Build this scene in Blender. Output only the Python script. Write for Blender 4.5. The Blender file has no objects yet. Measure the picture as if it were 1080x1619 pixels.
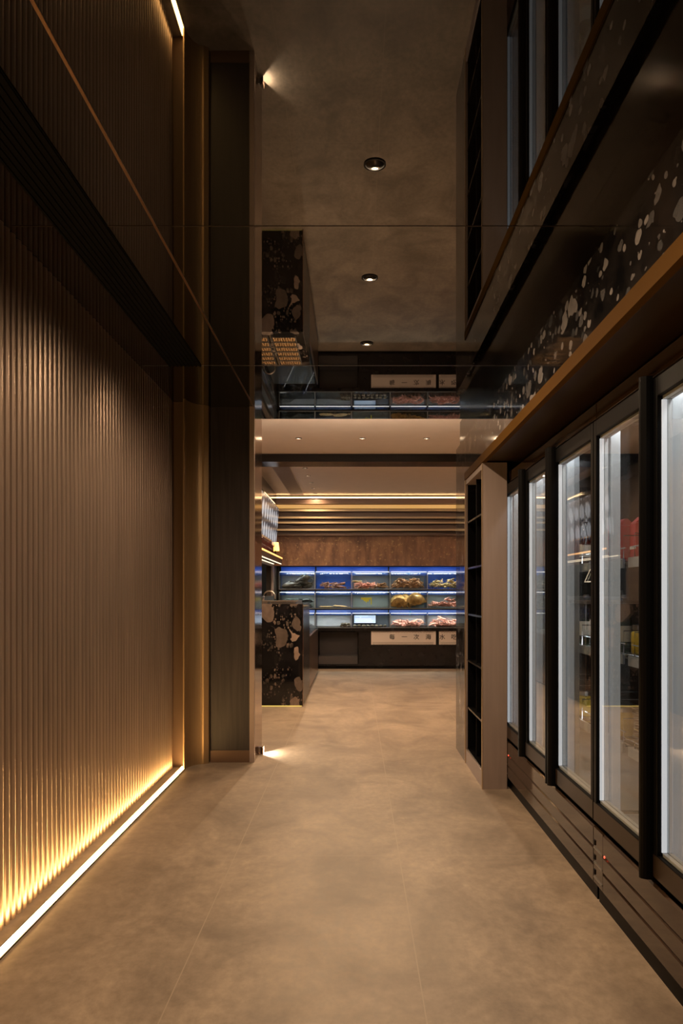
import bpy, bmesh, math, random
from mathutils import Vector, Matrix
random.seed(7)
C = bpy.context.scene
COL = C.collection
PI = math.pi

# ---------------------------------------------------------------- camera, world, exposure
EYE = 1.2
cam_d = bpy.data.cameras.new('camera')
cam = bpy.data.objects.new('camera', cam_d)
COL.objects.link(cam)
cam.location = (0, 0, EYE)
cam.rotation_euler = (PI / 2, 0, 0)
cam_d.sensor_fit = 'VERTICAL'
cam_d.sensor_height = 36.0
cam_d.sensor_width = 36.0 * 1080 / 1619
cam_d.lens = 1196.0 / 1619 * 36.0
cam_d.shift_x = -22.0 / 1619
cam_d.shift_y = 128.5 / 1619
cam_d.clip_start = 0.02
C.camera = cam

w = bpy.data.worlds.new('world')
C.world = w
w.use_nodes = True
w.node_tree.nodes['Background'].inputs[0].default_value = (0.010, 0.008, 0.006, 1)
w.node_tree.nodes['Background'].inputs[1].default_value = 1.0

C.view_settings.view_transform = 'Standard'
C.view_settings.look = 'None'
C.view_settings.exposure = 0.0
C.view_settings.gamma = 1.0
C.view_settings.use_curve_mapping = False
C.cycles.use_denoising = True
C.cycles.max_bounces = 10
C.cycles.diffuse_bounces = 5
C.cycles.glossy_bounces = 6
C.cycles.transmission_bounces = 8
C.cycles.transparent_max_bounces = 40
C.cycles.sample_clamp_indirect = 4.0
C.cycles.caustics_reflective = False
C.cycles.caustics_refractive = False

WARM = (1.0, 0.70, 0.43)
LED_WARM = (1.0, 0.57, 0.19)
P_HALL = 34.0          # corridor downlights (W)
P_ROOM = 100.0         # seafood room downlights
P_SMALL = 4.0
E_FLOORLED = 60.0
E_COVE = 6.0
E_UPLIGHT = 800.0       # added unseen strips washing the cream ceiling
E_TANK = 3.0
P_TANK = 2.2           # lamp of each tank (W)
E_FRIDGE = 0.80

# ---------------------------------------------------------------- materials
def new_mat(name):
    m = bpy.data.materials.new(name)
    m.use_nodes = True
    nt = m.node_tree
    return m, nt, nt.nodes, nt.links, nt.nodes['Principled BSDF']

def P(name, col, rough=0.5, metal=0.0, spec=0.5, ior=None, vary=0.0, vscale=8.0, stretch=None, bump=0.0, coat=0.0):
    m, nt, N, L, b = new_mat(name)
    b.inputs['Base Color'].default_value = (*col, 1)
    b.inputs['Roughness'].default_value = rough
    b.inputs['Metallic'].default_value = metal
    b.inputs['Specular IOR Level'].default_value = spec
    if ior: b.inputs['IOR'].default_value = ior
    if coat:
        b.inputs['Coat Weight'].default_value = coat
        b.inputs['Coat Roughness'].default_value = 0.05
    if vary or bump:
        tc = N.new('ShaderNodeTexCoord'); mp = N.new('ShaderNodeMapping')
        L.new(tc.outputs['Object'], mp.inputs['Vector'])
        if stretch: mp.inputs['Scale'].default_value = stretch
        no = N.new('ShaderNodeTexNoise')
        no.inputs['Scale'].default_value = vscale
        no.inputs['Detail'].default_value = 6
        L.new(mp.outputs[0], no.inputs['Vector'])
        if vary:
            r = N.new('ShaderNodeValToRGB')
            r.color_ramp.elements[0].position = 0.3
            r.color_ramp.elements[1].position = 0.7
            r.color_ramp.elements[0].color = (*[c * (1 - vary) for c in col], 1)
            r.color_ramp.elements[1].color = (*[min(1, c * (1 + vary)) for c in col], 1)
            L.new(no.outputs['Fac'], r.inputs[0]); L.new(r.outputs[0], b.inputs['Base Color'])
        if bump:
            bp = N.new('ShaderNodeBump'); bp.inputs['Strength'].default_value = bump
            bp.inputs['Distance'].default_value = 0.01
            L.new(no.outputs['Fac'], bp.inputs['Height']); L.new(bp.outputs[0], b.inputs['Normal'])
    return m

def EM(name, col, strength):
    m, nt, N, L, b = new_mat(name)
    b.inputs['Base Color'].default_value = (0.6, 0.6, 0.6, 1)
    b.inputs['Emission Color'].default_value = (*col, 1)
    b.inputs['Emission Strength'].default_value = strength
    return m

def GLASS(name, tint=(1, 1, 1), r0=0.05, power=4.0, rough=0.0):
    """thin pane: see-through, reflecting more towards grazing angles"""
    m, nt, N, L, b = new_mat(name)
    N.remove(b)
    out = N['Material Output']
    g = N.new('ShaderNodeNewGeometry')
    d = N.new('ShaderNodeVectorMath'); d.operation = 'DOT_PRODUCT'
    L.new(g.outputs['Incoming'], d.inputs[0]); L.new(g.outputs['Normal'], d.inputs[1])
    a = N.new('ShaderNodeMath'); a.operation = 'ABSOLUTE'; L.new(d.outputs['Value'], a.inputs[0])
    s = N.new('ShaderNodeMath'); s.operation = 'SUBTRACT'; s.inputs[0].default_value = 1.0; L.new(a.outputs[0], s.inputs[1])
    p = N.new('ShaderNodeMath'); p.operation = 'POWER'; L.new(s.outputs[0], p.inputs[0]); p.inputs[1].default_value = power
    mm = N.new('ShaderNodeMath'); mm.operation = 'MULTIPLY_ADD'
    L.new(p.outputs[0], mm.inputs[0]); mm.inputs[1].default_value = 1 - r0; mm.inputs[2].default_value = r0
    t = N.new('ShaderNodeBsdfTransparent'); t.inputs[0].default_value = (*tint, 1)
    gl = N.new('ShaderNodeBsdfGlossy'); gl.inputs['Roughness'].default_value = rough
    mx = N.new('ShaderNodeMixShader')
    L.new(mm.outputs[0], mx.inputs[0]); L.new(t.outputs[0], mx.inputs[1]); L.new(gl.outputs[0], mx.inputs[2])
    L.new(mx.outputs[0], out.inputs['Surface'])
    return m

def mix_rgb(N, L, fac, a, b):
    n = N.new('ShaderNodeMix'); n.data_type = 'RGBA'
    for sock, v in ((n.inputs[0], fac), (n.inputs[6], a), (n.inputs[7], b)):
        if isinstance(v, (tuple, list)): sock.default_value = (*v, 1)
        elif isinstance(v, (int, float)): sock.default_value = v
        else: L.new(v, sock)
    return n.outputs[2]

def ramp(N, L, src, p0, p1, c0=(0, 0, 0), c1=(1, 1, 1)):
    r = N.new('ShaderNodeValToRGB')
    r.color_ramp.elements[0].position = p0; r.color_ramp.elements[1].position = p1
    r.color_ramp.elements[0].color = (*c0, 1); r.color_ramp.elements[1].color = (*c1, 1)
    L.new(src, r.inputs[0])
    return r.outputs[0]

def floor_mat():
    m, nt, N, L, b = new_mat('stone_tiles')
    tc = N.new('ShaderNodeTexCoord')
    mp = N.new('ShaderNodeMapping'); L.new(tc.outputs['Object'], mp.inputs['Vector'])
    mp.inputs['Scale'].default_value = (1.0, 0.75, 1)
    n1 = N.new('ShaderNodeTexNoise'); n1.inputs['Scale'].default_value = 2.3; n1.inputs['Detail'].default_value = 9; n1.inputs['Roughness'].default_value = 0.62; n1.inputs['Distortion'].default_value = 0.6
    L.new(mp.outputs[0], n1.inputs['Vector'])
    n2 = N.new('ShaderNodeTexNoise'); n2.inputs['Scale'].default_value = 26; n2.inputs['Detail'].default_value = 8; n2.inputs['Roughness'].default_value = 0.7
    L.new(mp.outputs[0], n2.inputs['Vector'])
    base = ramp(N, L, n1.outputs['Fac'], 0.34, 0.66, (0.26, 0.20, 0.15), (0.46, 0.358, 0.266))
    fine = ramp(N, L, n2.outputs['Fac'], 0.30, 0.72, (0.70, 0.69, 0.67), (1.14, 1.13, 1.12))
    mul = N.new('ShaderNodeMix'); mul.data_type = 'RGBA'; mul.blend_type = 'MULTIPLY'; mul.inputs[0].default_value = 1
    L.new(base, mul.inputs[6]); L.new(fine, mul.inputs[7])
    # dark smoky veins
    n3 = N.new('ShaderNodeTexNoise'); n3.inputs['Scale'].default_value = 1.7; n3.inputs['Detail'].default_value = 10; n3.inputs['Distortion'].default_value = 1.4
    mp3 = N.new('ShaderNodeMapping'); L.new(tc.outputs['Object'], mp3.inputs['Vector']); mp3.inputs['Scale'].default_value = (1.0, 1.0, 1); mp3.inputs['Location'].default_value = (3.3, 0.4, 0); mp3.inputs['Rotation'].default_value = (0, 0, 0.35)
    L.new(mp3.outputs[0], n3.inputs['Vector'])
    vein = ramp(N, L, n3.outputs['Fac'], 0.58, 0.74, (0, 0, 0), (0.55, 0.55, 0.55))
    col = mix_rgb(N, L, vein, mul.outputs[2], (0.15, 0.115, 0.088))
    # joints
    br = N.new('ShaderNodeTexBrick')
    mb = N.new('ShaderNodeMapping'); L.new(tc.outputs['Object'], mb.inputs['Vector'])
    mb.inputs['Location'].default_value = (0.55 + 0.75 * 8, -3.458 + 1.5 * 8, 0)
    L.new(mb.outputs[0], br.inputs['Vector'])
    br.offset = 0.0
    br.inputs['Scale'].default_value = 1.0
    br.inputs['Brick Width'].default_value = 0.75; br.inputs['Row Height'].default_value = 1.5
    br.inputs['Mortar Size'].default_value = 0.0022; br.inputs['Mortar Smooth'].default_value = 0.3
    col = mix_rgb(N, L, br.outputs['Fac'], col, (0.40, 0.31, 0.23))
    L.new(col, b.inputs['Base Color'])
    rr = ramp(N, L, n2.outputs['Fac'], 0.3, 0.7, (0.38,) * 3, (0.55,) * 3)
    L.new(rr, b.inputs['Roughness'])
    bp = N.new('ShaderNodeBump'); bp.inputs['Strength'].default_value = 0.12; bp.inputs['Distance'].default_value = 0.004
    L.new(n2.outputs['Fac'], bp.inputs['Height']); L.new(bp.outputs[0], b.inputs['Normal'])
    return m

def terrazzo_mat(name, layers, tint=(1, 1, 1), stretch=(1, 1, 1), rough=0.06, shift=(0, 0, 0)):
    """rounded stones in a black ground; layers: (scale, share of cells with a stone, radius range, clustered?)"""
    m, nt, N, L, b = new_mat(name)
    tc = N.new('ShaderNodeTexCoord')
    mp = N.new('ShaderNodeMapping'); L.new(tc.outputs['Object'], mp.inputs['Vector']); mp.inputs['Scale'].default_value = stretch
    mp.inputs['Location'].default_value = shift
    big = layers[-1][0]
    wob = N.new('ShaderNodeTexNoise'); wob.inputs['Scale'].default_value = big * 1.1; wob.inputs['Detail'].default_value = 2
    L.new(mp.outputs[0], wob.inputs['Vector'])
    clus = N.new('ShaderNodeTexNoise'); clus.inputs['Scale'].default_value = big * 0.7; clus.inputs['Detail'].default_value = 1
    L.new(mp.outputs[0], clus.inputs['Vector'])
    clm = ramp(N, L, clus.outputs['Fac'], 0.46, 0.54)
    col = ramp(N, L, wob.outputs['Fac'], 0.35, 0.65, (0.005, 0.005, 0.006), (0.016, 0.014, 0.014))
    def math_(op, x, y):
        n = N.new('ShaderNodeMath'); n.operation = op
        for i, v in enumerate((x, y)):
            if isinstance(v, (int, float)): n.inputs[i].default_value = v
            else: L.new(v, n.inputs[i])
        return n.outputs[0]
    for sc, share, r0, r1, clustered in layers:
        ad = N.new('ShaderNodeVectorMath'); ad.operation = 'MULTIPLY_ADD'
        wn = N.new('ShaderNodeTexNoise'); wn.inputs['Scale'].default_value = sc * 1.4; wn.inputs['Detail'].default_value = 2
        L.new(mp.outputs[0], wn.inputs['Vector'])
        L.new(wn.outputs['Color'], ad.inputs[0]); ad.inputs[1].default_value = (0.5 / sc,) * 3; L.new(mp.outputs[0], ad.inputs[2])
        v2 = N.new('ShaderNodeTexVoronoi'); v2.feature = 'F1'; v2.inputs['Scale'].default_value = sc; v2.inputs['Randomness'].default_value = 0.8
        L.new(ad.outputs[0], v2.inputs['Vector'])
        sep = N.new('ShaderNodeSeparateColor'); L.new(v2.outputs['Color'], sep.inputs[0])
        pick = math_('LESS_THAN', sep.outputs[0], share)
        rad = math_('MULTIPLY_ADD', sep.outputs[2], r1 - r0); rad.node.inputs[2].default_value = r0
        mk = math_('MULTIPLY', pick, math_('LESS_THAN', v2.outputs['Distance'], rad))
        if clustered: mk = math_('MULTIPLY', mk, clm)
        sh = N.new('ShaderNodeValToRGB'); cr = sh.color_ramp
        cr.elements[0].position = 0.0; cr.elements[0].color = (0.05 * tint[0], 0.045 * tint[1], 0.042 * tint[2], 1)
        cr.elements[1].position = 1.0; cr.elements[1].color = (0.40 * tint[0], 0.31 * tint[1], 0.26 * tint[2], 1)
        e = cr.elements.new(0.45); e.color = (0.15 * tint[0], 0.12 * tint[1], 0.105 * tint[2], 1)
        L.new(sep.outputs[1], sh.inputs[0])
        mott = N.new('ShaderNodeTexNoise'); mott.inputs['Scale'].default_value = sc * 3; mott.inputs['Detail'].default_value = 4
        L.new(mp.outputs[0], mott.inputs['Vector'])
        mr = ramp(N, L, mott.outputs['Fac'], 0.3, 0.7, (0.75,) * 3, (1.12,) * 3)
        mu = N.new('ShaderNodeMix'); mu.data_type = 'RGBA'; mu.blend_type = 'MULTIPLY'; mu.inputs[0].default_value = 1
        L.new(sh.outputs[0], mu.inputs[6]); L.new(mr, mu.inputs[7])
        col = mix_rgb(N, L, mk, col, mu.outputs[2])
    L.new(col, b.inputs['Base Color'])
    b.inputs['Roughness'].default_value = rough
    return m

def wood_mat(name, c0, c1, rough=0.45):
    m, nt, N, L, b = new_mat(name)
    tc = N.new('ShaderNodeTexCoord'); mp = N.new('ShaderNodeMapping')
    L.new(tc.outputs['Object'], mp.inputs['Vector']); mp.inputs['Scale'].default_value = (22, 22, 0.9)
    n = N.new('ShaderNodeTexNoise'); n.inputs['Scale'].default_value = 2.2; n.inputs['Detail'].default_value = 8; n.inputs['Distortion'].default_value = 0.7
    L.new(mp.outputs[0], n.inputs['Vector'])
    L.new(ramp(N, L, n.outputs['Fac'], 0.3, 0.72, c0, c1), b.inputs['Base Color'])
    b.inputs['Roughness'].default_value = rough
    return m

def bronze_wall_mat():
    m, nt, N, L, b = new_mat('aged_bronze_plaster')
    tc = N.new('ShaderNodeTexCoord'); mp = N.new('ShaderNodeMapping')
    L.new(tc.outputs['Object'], mp.inputs['Vector']); mp.inputs['Scale'].default_value = (3.2, 1, 0.9)
    n = N.new('ShaderNodeTexNoise'); n.inputs['Scale'].default_value = 2.4; n.inputs['Detail'].default_value = 9; n.inputs['Roughness'].default_value = 0.65
    L.new(mp.outputs[0], n.inputs['Vector'])
    n2 = N.new('ShaderNodeTexNoise'); n2.inputs['Scale'].default_value = 26; n2.inputs['Detail'].default_value = 6
    L.new(tc.outputs['Object'], n2.inputs['Vector'])
    c = ramp(N, L, n.outputs['Fac'], 0.32, 0.70, (0.085, 0.038, 0.026), (0.31, 0.165, 0.085))
    fl = ramp(N, L, n2.outputs['Fac'], 0.60, 0.70, (0, 0, 0), (0.6, 0.6, 0.6))
    L.new(mix_rgb(N, L, fl, c, (0.50, 0.33, 0.15)), b.inputs['Base Color'])
    b.inputs['Roughness'].default_value = 0.5; b.inputs['Metallic'].default_value = 0.25
    bp = N.new('ShaderNodeBump'); bp.inputs['Strength'].default_value = 0.5; bp.inputs['Distance'].default_value = 0.01
    L.new(n2.outputs['Fac'], bp.inputs['Height']); L.new(bp.outputs[0], b.inputs['Normal'])
    return m

def menu_mat():
    """lit menu screen: two rows of plates on a slate ground (object space: y along, z up)"""
    m, nt, N, L, b = new_mat('menu_display')
    tc = N.new('ShaderNodeTexCoord')
    sep = N.new('ShaderNodeSeparateXYZ'); L.new(tc.outputs['Object'], sep.inputs[0])
    def cell(sock, size):
        d = N.new('ShaderNodeMath'); d.operation = 'DIVIDE'; L.new(sock, d.inputs[0]); d.inputs[1].default_value = size
        f = N.new('ShaderNodeMath'); f.operation = 'FRACT'; L.new(d.outputs[0], f.inputs[0])
        s = N.new('ShaderNodeMath'); s.operation = 'SUBTRACT'; L.new(f.outputs[0], s.inputs[0]); s.inputs[1].default_value = 0.5
        return s.outputs[0]
    cy, cz = cell(sep.outputs[1], 0.26), cell(sep.outputs[2], 0.27)
    cb = N.new('ShaderNodeCombineXYZ'); L.new(cy, cb.inputs[0]); L.new(cz, cb.inputs[1])
    ln = N.new('ShaderNodeVectorMath'); ln.operation = 'LENGTH'; L.new(cb.outputs[0], ln.inputs[0])
    no = N.new('ShaderNodeTexNoise'); no.inputs['Scale'].default_value = 14; no.inputs['Detail'].default_value = 5
    L.new(tc.outputs['Object'], no.inputs['Vector'])
    ad = N.new('ShaderNodeMath'); ad.operation = 'MULTIPLY_ADD'; L.new(no.outputs['Fac'], ad.inputs[0]); ad.inputs[1].default_value = 0.35; L.new(ln.outputs['Value'], ad.inputs[2])
    plate = ramp(N, L, ad.outputs[0], 0.50, 0.60, (0.62, 0.63, 0.66), (0.05, 0.055, 0.07))
    L.new(plate, b.inputs['Emission Color'])
    b.inputs['Emission Strength'].default_value = 0.75
    b.inputs['Base Color'].default_value = (0.01, 0.01, 0.012, 1)
    b.inputs['Roughness'].default_value = 0.2
    return m

M = {}
M['floor'] = floor_mat()
M['mirror'] = P('dark_mirror_panel', (0.0025, 0.002, 0.0016), 0.012, 0.0, 0.5, ior=1.7, bump=0.0)
M['slat'] = P('bronze_slat', (0.42, 0.32, 0.26), 0.34, 0.75, vary=0.12, vscale=3, stretch=(6, 6, 0.6))
M['brass'] = P('brushed_brass', (0.42, 0.29, 0.16), 0.40, 0.75, vary=0.10, vscale=4, stretch=(30, 30, 0.3))
M['bronze'] = P('bronze_metal', (0.30, 0.19, 0.12), 0.28, 1.0, vary=0.08, vscale=5)
M['rosebronze'] = P('rose_bronze_panel', (0.36, 0.285, 0.26), 0.42, 0.2, vary=0.06, vscale=5, stretch=(8, 8, 0.5))
M['bronze_polish'] = P('polished_bronze', (0.38, 0.25, 0.16), 0.10, 1.0)
M['wood'] = wood_mat('dark_walnut', (0.016, 0.015, 0.019), (0.040, 0.032, 0.037))
M['black'] = P('black_painted_metal', (0.003, 0.003, 0.0035), 0.45, spec=0.09)
M['void'] = P('black_slot', (0.0012, 0.0012, 0.0012), 0.7, spec=0.08)
M['bronzedark'] = P('dark_bronze_trim', (0.15, 0.092, 0.062), 0.42, 0.3)
M['blackgloss'] = P('black_gloss', (0.003, 0.003, 0.0035), 0.25, spec=0.3)
M['darkpanel'] = P('dark_bronze_panel', (0.004, 0.0025, 0.002), 0.12, 0.0, 0.3, vary=0.1)
M['soffit'] = P('brown_soffit', (0.030, 0.017, 0.009), 0.4, 0.0, 0.3)
M['kick'] = P('brown_gloss_panel', (0.042, 0.024, 0.014), 0.07, 0.0, ior=1.6)
M['terr_counter'] = terrazzo_mat('black_terrazzo_large', ((40, 0.6, 0.15, 0.45, 1), (19, 0.45, 0.2, 0.5, 1), (5.2, 0.5, 0.22, 0.62, 0)), tint=(1.25, 1.2, 1.15), stretch=(1.25, 1, 0.85))
M['terr_fascia'] = terrazzo_mat('black_terrazzo_grey', ((48, 0.4, 0.15, 0.45, 0), (24, 0.5, 0.2, 0.55, 0), (11, 0.42, 0.2, 0.6, 0)), tint=(0.75, 0.90, 1.08), stretch=(1, 0.75, 1))
M['ceil'] = P('cream_paint', (0.80, 0.69, 0.60), 0.8, vary=0.02)
M['plaster'] = P('brown_plaster', (0.10, 0.075, 0.06), 0.7, vary=0.1)
M['bronzewall'] = bronze_wall_mat()
M['fridge_glass'] = GLASS('double_glazing', (0.90, 0.93, 0.93), 0.07, 3.6)
M['tank_glass'] = GLASS('tank_glass', (0.93, 0.97, 0.97), 0.04, 5)
M['water'] = GLASS('tank_water', (0.84, 0.90, 0.91), 0.02, 5)
M['bottle_clear'] = GLASS('clear_bottle_glass', (0.86, 0.90, 0.89), 0.08, 3)
M['pvc'] = P('pale_gasket', (0.62, 0.63, 0.64), 0.4)
M['alu'] = P('grey_aluminium', (0.42, 0.43, 0.44), 0.38, 0.3, vary=0.05, stretch=(30, 30, 0.3))
M['chrome'] = P('chrome_wire', (0.65, 0.65, 0.66), 0.15, 1.0)
M['reflector'] = P('lamp_reflector', (0.34, 0.31, 0.28), 0.15, 1.0)
M['em_floor'] = EM('warm_led', LED_WARM, E_FLOORLED)
M['em_up'] = EM('added_uplight', (1.0, 0.76, 0.56), E_UPLIGHT)
M['em_amberband'] = EM('amber_band', (1.0, 0.50, 0.10), 0.55)
M['lip'] = P('lit_edge_brass', (0.52, 0.40, 0.24), 0.4, 0.2)  # paler than the louvres: their lit front edges put into the colour
M['goldtrim'] = P('gold_brown_trim', (0.082, 0.039, 0.007), 0.7, 0.0, 0.03)
M['em_gasket'] = EM('gasket_glow', (0.95, 0.96, 1.0), 0.72)  # added glow giving the pale door gasket its lit look
M['em_cover'] = EM('lamp_cover', (0.92, 0.95, 1.0), 0.20)
M['em_cove'] = EM('cove_led', (1.0, 0.62, 0.30), E_COVE)
M['em_plinth'] = EM('plinth_led', (1.0, 0.68, 0.14), 1.0)
M['em_orange'] = EM('amber_led', (1.0, 0.42, 0.07), 1.6)
M['em_tank'] = EM('tank_led', (1.0, 0.97, 0.92), E_TANK)
M['em_fridge'] = EM('fridge_led', (0.95, 0.97, 1.0), E_FRIDGE)
M['em_lamp'] = EM('lamp_lens', (1.0, 0.80, 0.58), 0.7)
M['em_white'] = EM('white_shelf_led', (1.0, 0.80, 0.55), 1.6)
M['em_red'] = EM('red_pilot_lamp', (1.0, 0.05, 0.02), 2.0)
M['em_shade'] = EM('amber_lampshade', (1.0, 0.38, 0.06), 3.0)
M['em_screen'] = EM('blue_screen', (0.30, 0.42, 0.75), 0.7)
M['em_text'] = EM('screen_text', (0.75, 0.85, 1.0), 1.2)
M['em_yellow'] = P('yellow_card', (0.75, 0.62, 0.04), 0.5)
M['menu'] = menu_mat()
M['blue'] = P('blue_backing', (0.012, 0.085, 0.52), 0.35)
M['bluepipe'] = P('blue_pipe', (0.01, 0.22, 0.62), 0.3)
M['cabinet'] = P('black_stone_cabinet', (0.009, 0.007, 0.007), 0.25, 0.0, 0.3, vary=0.2)
M['cabinet_in'] = P('grey_steel_recess', (0.075, 0.065, 0.065), 0.35, 0.3)
M['plate'] = P('brushed_plate', (0.82, 0.70, 0.63), 0.38, 0.2, vary=0.05, stretch=(1, 1, 40))
M['ink'] = P('dark_engraving', (0.018, 0.011, 0.009), 0.6)
M['steel'] = P('stainless_steel', (0.45, 0.43, 0.41), 0.28, 1.0)
M['trayGold'] = P('golden_tray', (0.42, 0.24, 0.10), 0.4, 0.2, vary=0.3, vscale=30)
M['red'] = P('red_carton', (0.42, 0.010, 0.018), 0.3)
M['white'] = P('white_plastic', (0.62, 0.62, 0.60), 0.4)
M['green'] = GLASS('green_bottle_glass', (0.10, 0.30, 0.08), 0.06, 4)
M['amberglass'] = GLASS('amber_bottle_glass', (0.42, 0.15, 0.04), 0.06, 4)
M['label'] = P('bottle_label', (0.55, 0.50, 0.42), 0.6)
M['yellowpack'] = P('yellow_pack', (0.55, 0.38, 0.03), 0.45, vary=0.2)
M['redbottle'] = P('dark_red_bottle', (0.035, 0.005, 0.005), 0.15)
M['crab'] = P('crab_shell', (0.42, 0.20, 0.09), 0.35, vary=0.45, vscale=22)
M['crab_pale'] = P('crab_shell_pale', (0.60, 0.42, 0.20), 0.35, vary=0.4, vscale=18)
M['shrimp'] = P('pink_shrimp', (0.72, 0.30, 0.22), 0.35, vary=0.25, vscale=30)
M['lobster'] = P('brown_lobster', (0.26, 0.11, 0.07), 0.35, vary=0.35, vscale=20)
M['fish'] = P('grey_fish_skin', (0.105, 0.095, 0.085), 0.25, vary=0.5, vscale=16)
M['eel'] = P('dark_eel_skin', (0.05, 0.05, 0.048), 0.22, vary=0.3, vscale=14)
M['flatfish'] = P('tan_flatfish', (0.52, 0.33, 0.16), 0.45, vary=0.3, vscale=24)
M['shell'] = P('golden_shell', (0.46, 0.24, 0.07), 0.4, vary=0.45, vscale=24)
M['clam'] = P('brown_clam', (0.16, 0.11, 0.075), 0.4, vary=0.4, vscale=30)

# ---------------------------------------------------------------- mesh builder
class MB:
    def __init__(s): s.bm = bmesh.new()
    def box(s, x0, x1, y0, y1, z0, z1):
        v = [s.bm.verts.new((x, y, z)) for x in (x0, x1) for y in (y0, y1) for z in (z0, z1)]
        for f in ((0, 1, 3, 2), (4, 6, 7, 5), (0, 4, 5, 1), (2, 3, 7, 6), (0, 2, 6, 4), (1, 5, 7, 3)):
            s.bm.faces.new([v[i] for i in f])
        return s
    def prism(s, prof, axis, a0, a1, caps=True):
        """prof: closed 2-D outline; axis 'x','y','z' is the extrusion"""
        def put(p, a):
            u, v = p
            return {'x': (a, u, v), 'y': (u, a, v), 'z': (u, v, a)}[axis]
        A = [s.bm.verts.new(put(p, a0)) for p in prof]
        B = [s.bm.verts.new(put(p, a1)) for p in prof]
        n = len(prof)
        for i in range(n):
            s.bm.faces.new((A[i], A[(i + 1) % n], B[(i + 1) % n], B[i]))
        if caps:
            s.bm.faces.new(A[::-1]); s.bm.faces.new(B)
        return s
    def tube(s, pts, rad, seg=8, flat=1.0):
        pts = [Vector(p) for p in pts]
        if not isinstance(rad, (list, tuple)): rad = [rad] * len(pts)
        rings = []
        up = Vector((0, 0, 1))
        for i, p in enumerate(pts):
            t = (pts[min(i + 1, len(pts) - 1)] - pts[max(i - 1, 0)]).normalized()
            if abs(t.dot(up)) > 0.95: ref = Vector((1, 0, 0))
            else: ref = up
            a = t.cross(ref).normalized(); b = t.cross(a).normalized()
            rings.append([s.bm.verts.new(p + a * math.cos(2 * PI * k / seg) * rad[i] + b * math.sin(2 * PI * k / seg) * rad[i] * flat) for k in range(seg)])
        for r0, r1 in zip(rings, rings[1:]):
            for k in range(seg):
                s.bm.faces.new((r0[k], r0[(k + 1) % seg], r1[(k + 1) % seg], r1[k]))
        s.bm.faces.new(rings[0][::-1]); s.bm.faces.new(rings[-1])
        return s
    def lathe(s, prof, seg=24, c=(0, 0, 0)):
        rings = []
        for r, z in prof:
            if r < 1e-5: rings.append([s.bm.verts.new((c[0], c[1], c[2] + z))])
            else: rings.append([s.bm.verts.new((c[0] + r * math.cos(2 * PI * k / seg), c[1] + r * math.sin(2 * PI * k / seg), c[2] + z)) for k in range(seg)])
        for r0, r1 in zip(rings, rings[1:]):
            for k in range(seg):
                k2 = (k + 1) % seg
                if len(r0) == 1 and len(r1) == 1: continue
                if len(r0) == 1: s.bm.faces.new((r0[0], r1[k2], r1[k]))
                elif len(r1) == 1: s.bm.faces.new((r0[k], r0[k2], r1[0]))
                else: s.bm.faces.new((r0[k], r0[k2], r1[k2], r1[k]))
        return s
    def ell(s, c, r, seg=12, rings=8, rot=None):
        mat = Matrix.Translation(c)
        if rot is not None: mat = mat @ rot.to_4x4()
        mat = mat @ Matrix.Diagonal((*r, 1))
        bmesh.ops.create_uvsphere(s.bm, u_segments=seg, v_segments=rings, radius=1.0, matrix=mat)
        return s
    def disc(s, r, z, seg=24, c=(0, 0)):
        s.bm.faces.new([s.bm.verts.new((c[0] + r * math.cos(2 * PI * k / seg), c[1] + r * math.sin(2 * PI * k / seg), z)) for k in range(seg)])
        return s
    def build(s, name, mat, parent=None, smooth=False, bevel=0.0, fixn=True):
        if fixn: bmesh.ops.recalc_face_normals(s.bm, faces=s.bm.faces)
        me = bpy.data.meshes.new(name)
        s.bm.to_mesh(me); s.bm.free()
        me.materials.append(M[mat] if isinstance(mat, str) else mat)
        if smooth:
            for p in me.polygons: p.use_smooth = True
        o = bpy.data.objects.new(name, me)
        COL.objects.link(o)
        if parent: o.parent = parent
        if bevel:
            b = o.modifiers.new('bevel', 'BEVEL'); b.width = bevel; b.segments = 2; b.limit_method = 'ANGLE'
        return o

def tag(o, label=None, cat=None, group=None, kind=None):
    if label: o['label'] = label
    if cat: o['category'] = cat
    if group: o['group'] = group
    if kind: o['kind'] = kind
    return o
def struct(o, label, cat): return tag(o, label, cat, kind='structure')
def thing(name, label, cat, loc=(0, 0, 0), rz=0, group=None):
    o = bpy.data.objects.new(name, None); COL.objects.link(o)
    o.empty_display_size = 0.05
    o.location = loc; o.rotation_euler = (0, 0, rz)
    return tag(o, label, cat, group)
def dup(o, parent=None):
    c = o.copy(); COL.objects.link(c)
    if parent: c.parent = parent
    for ch in [x for x in bpy.data.objects if x.parent == o]: dup(ch, c)
    return c
def place(o, loc, rz=0.0, label=None, group=None):
    o.location = loc; o.rotation_euler = (0, 0, rz)
    if label: o['label'] = label
    if group: o['group'] = group
    return o
def at_loc(o, loc):
    o.location = loc
    return o

# ---------------------------------------------------------------- setting
H = 2.525      # corridor ceiling
H2 = 2.77      # seafood room ceiling
XL, XS = -1.256, 0.78
Y0 = -1.6      # end behind the camera
DL = [(0.06, y) for y in (2.337, 3.176, 4.01, 1.50)]
DR = [(-0.576, 7.66), (0.07, 7.66), (0.72, 7.66)]
DS = [(-0.63, y) for y in (9.48, 10.10, 10.73, 11.31, 11.88)]

struct(MB().box(-3.2, 3.2, Y0, 12.9, -0.12, 0).build('floor', 'floor'), 'beige stone tile floor with smoky veins', 'floor')

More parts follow.
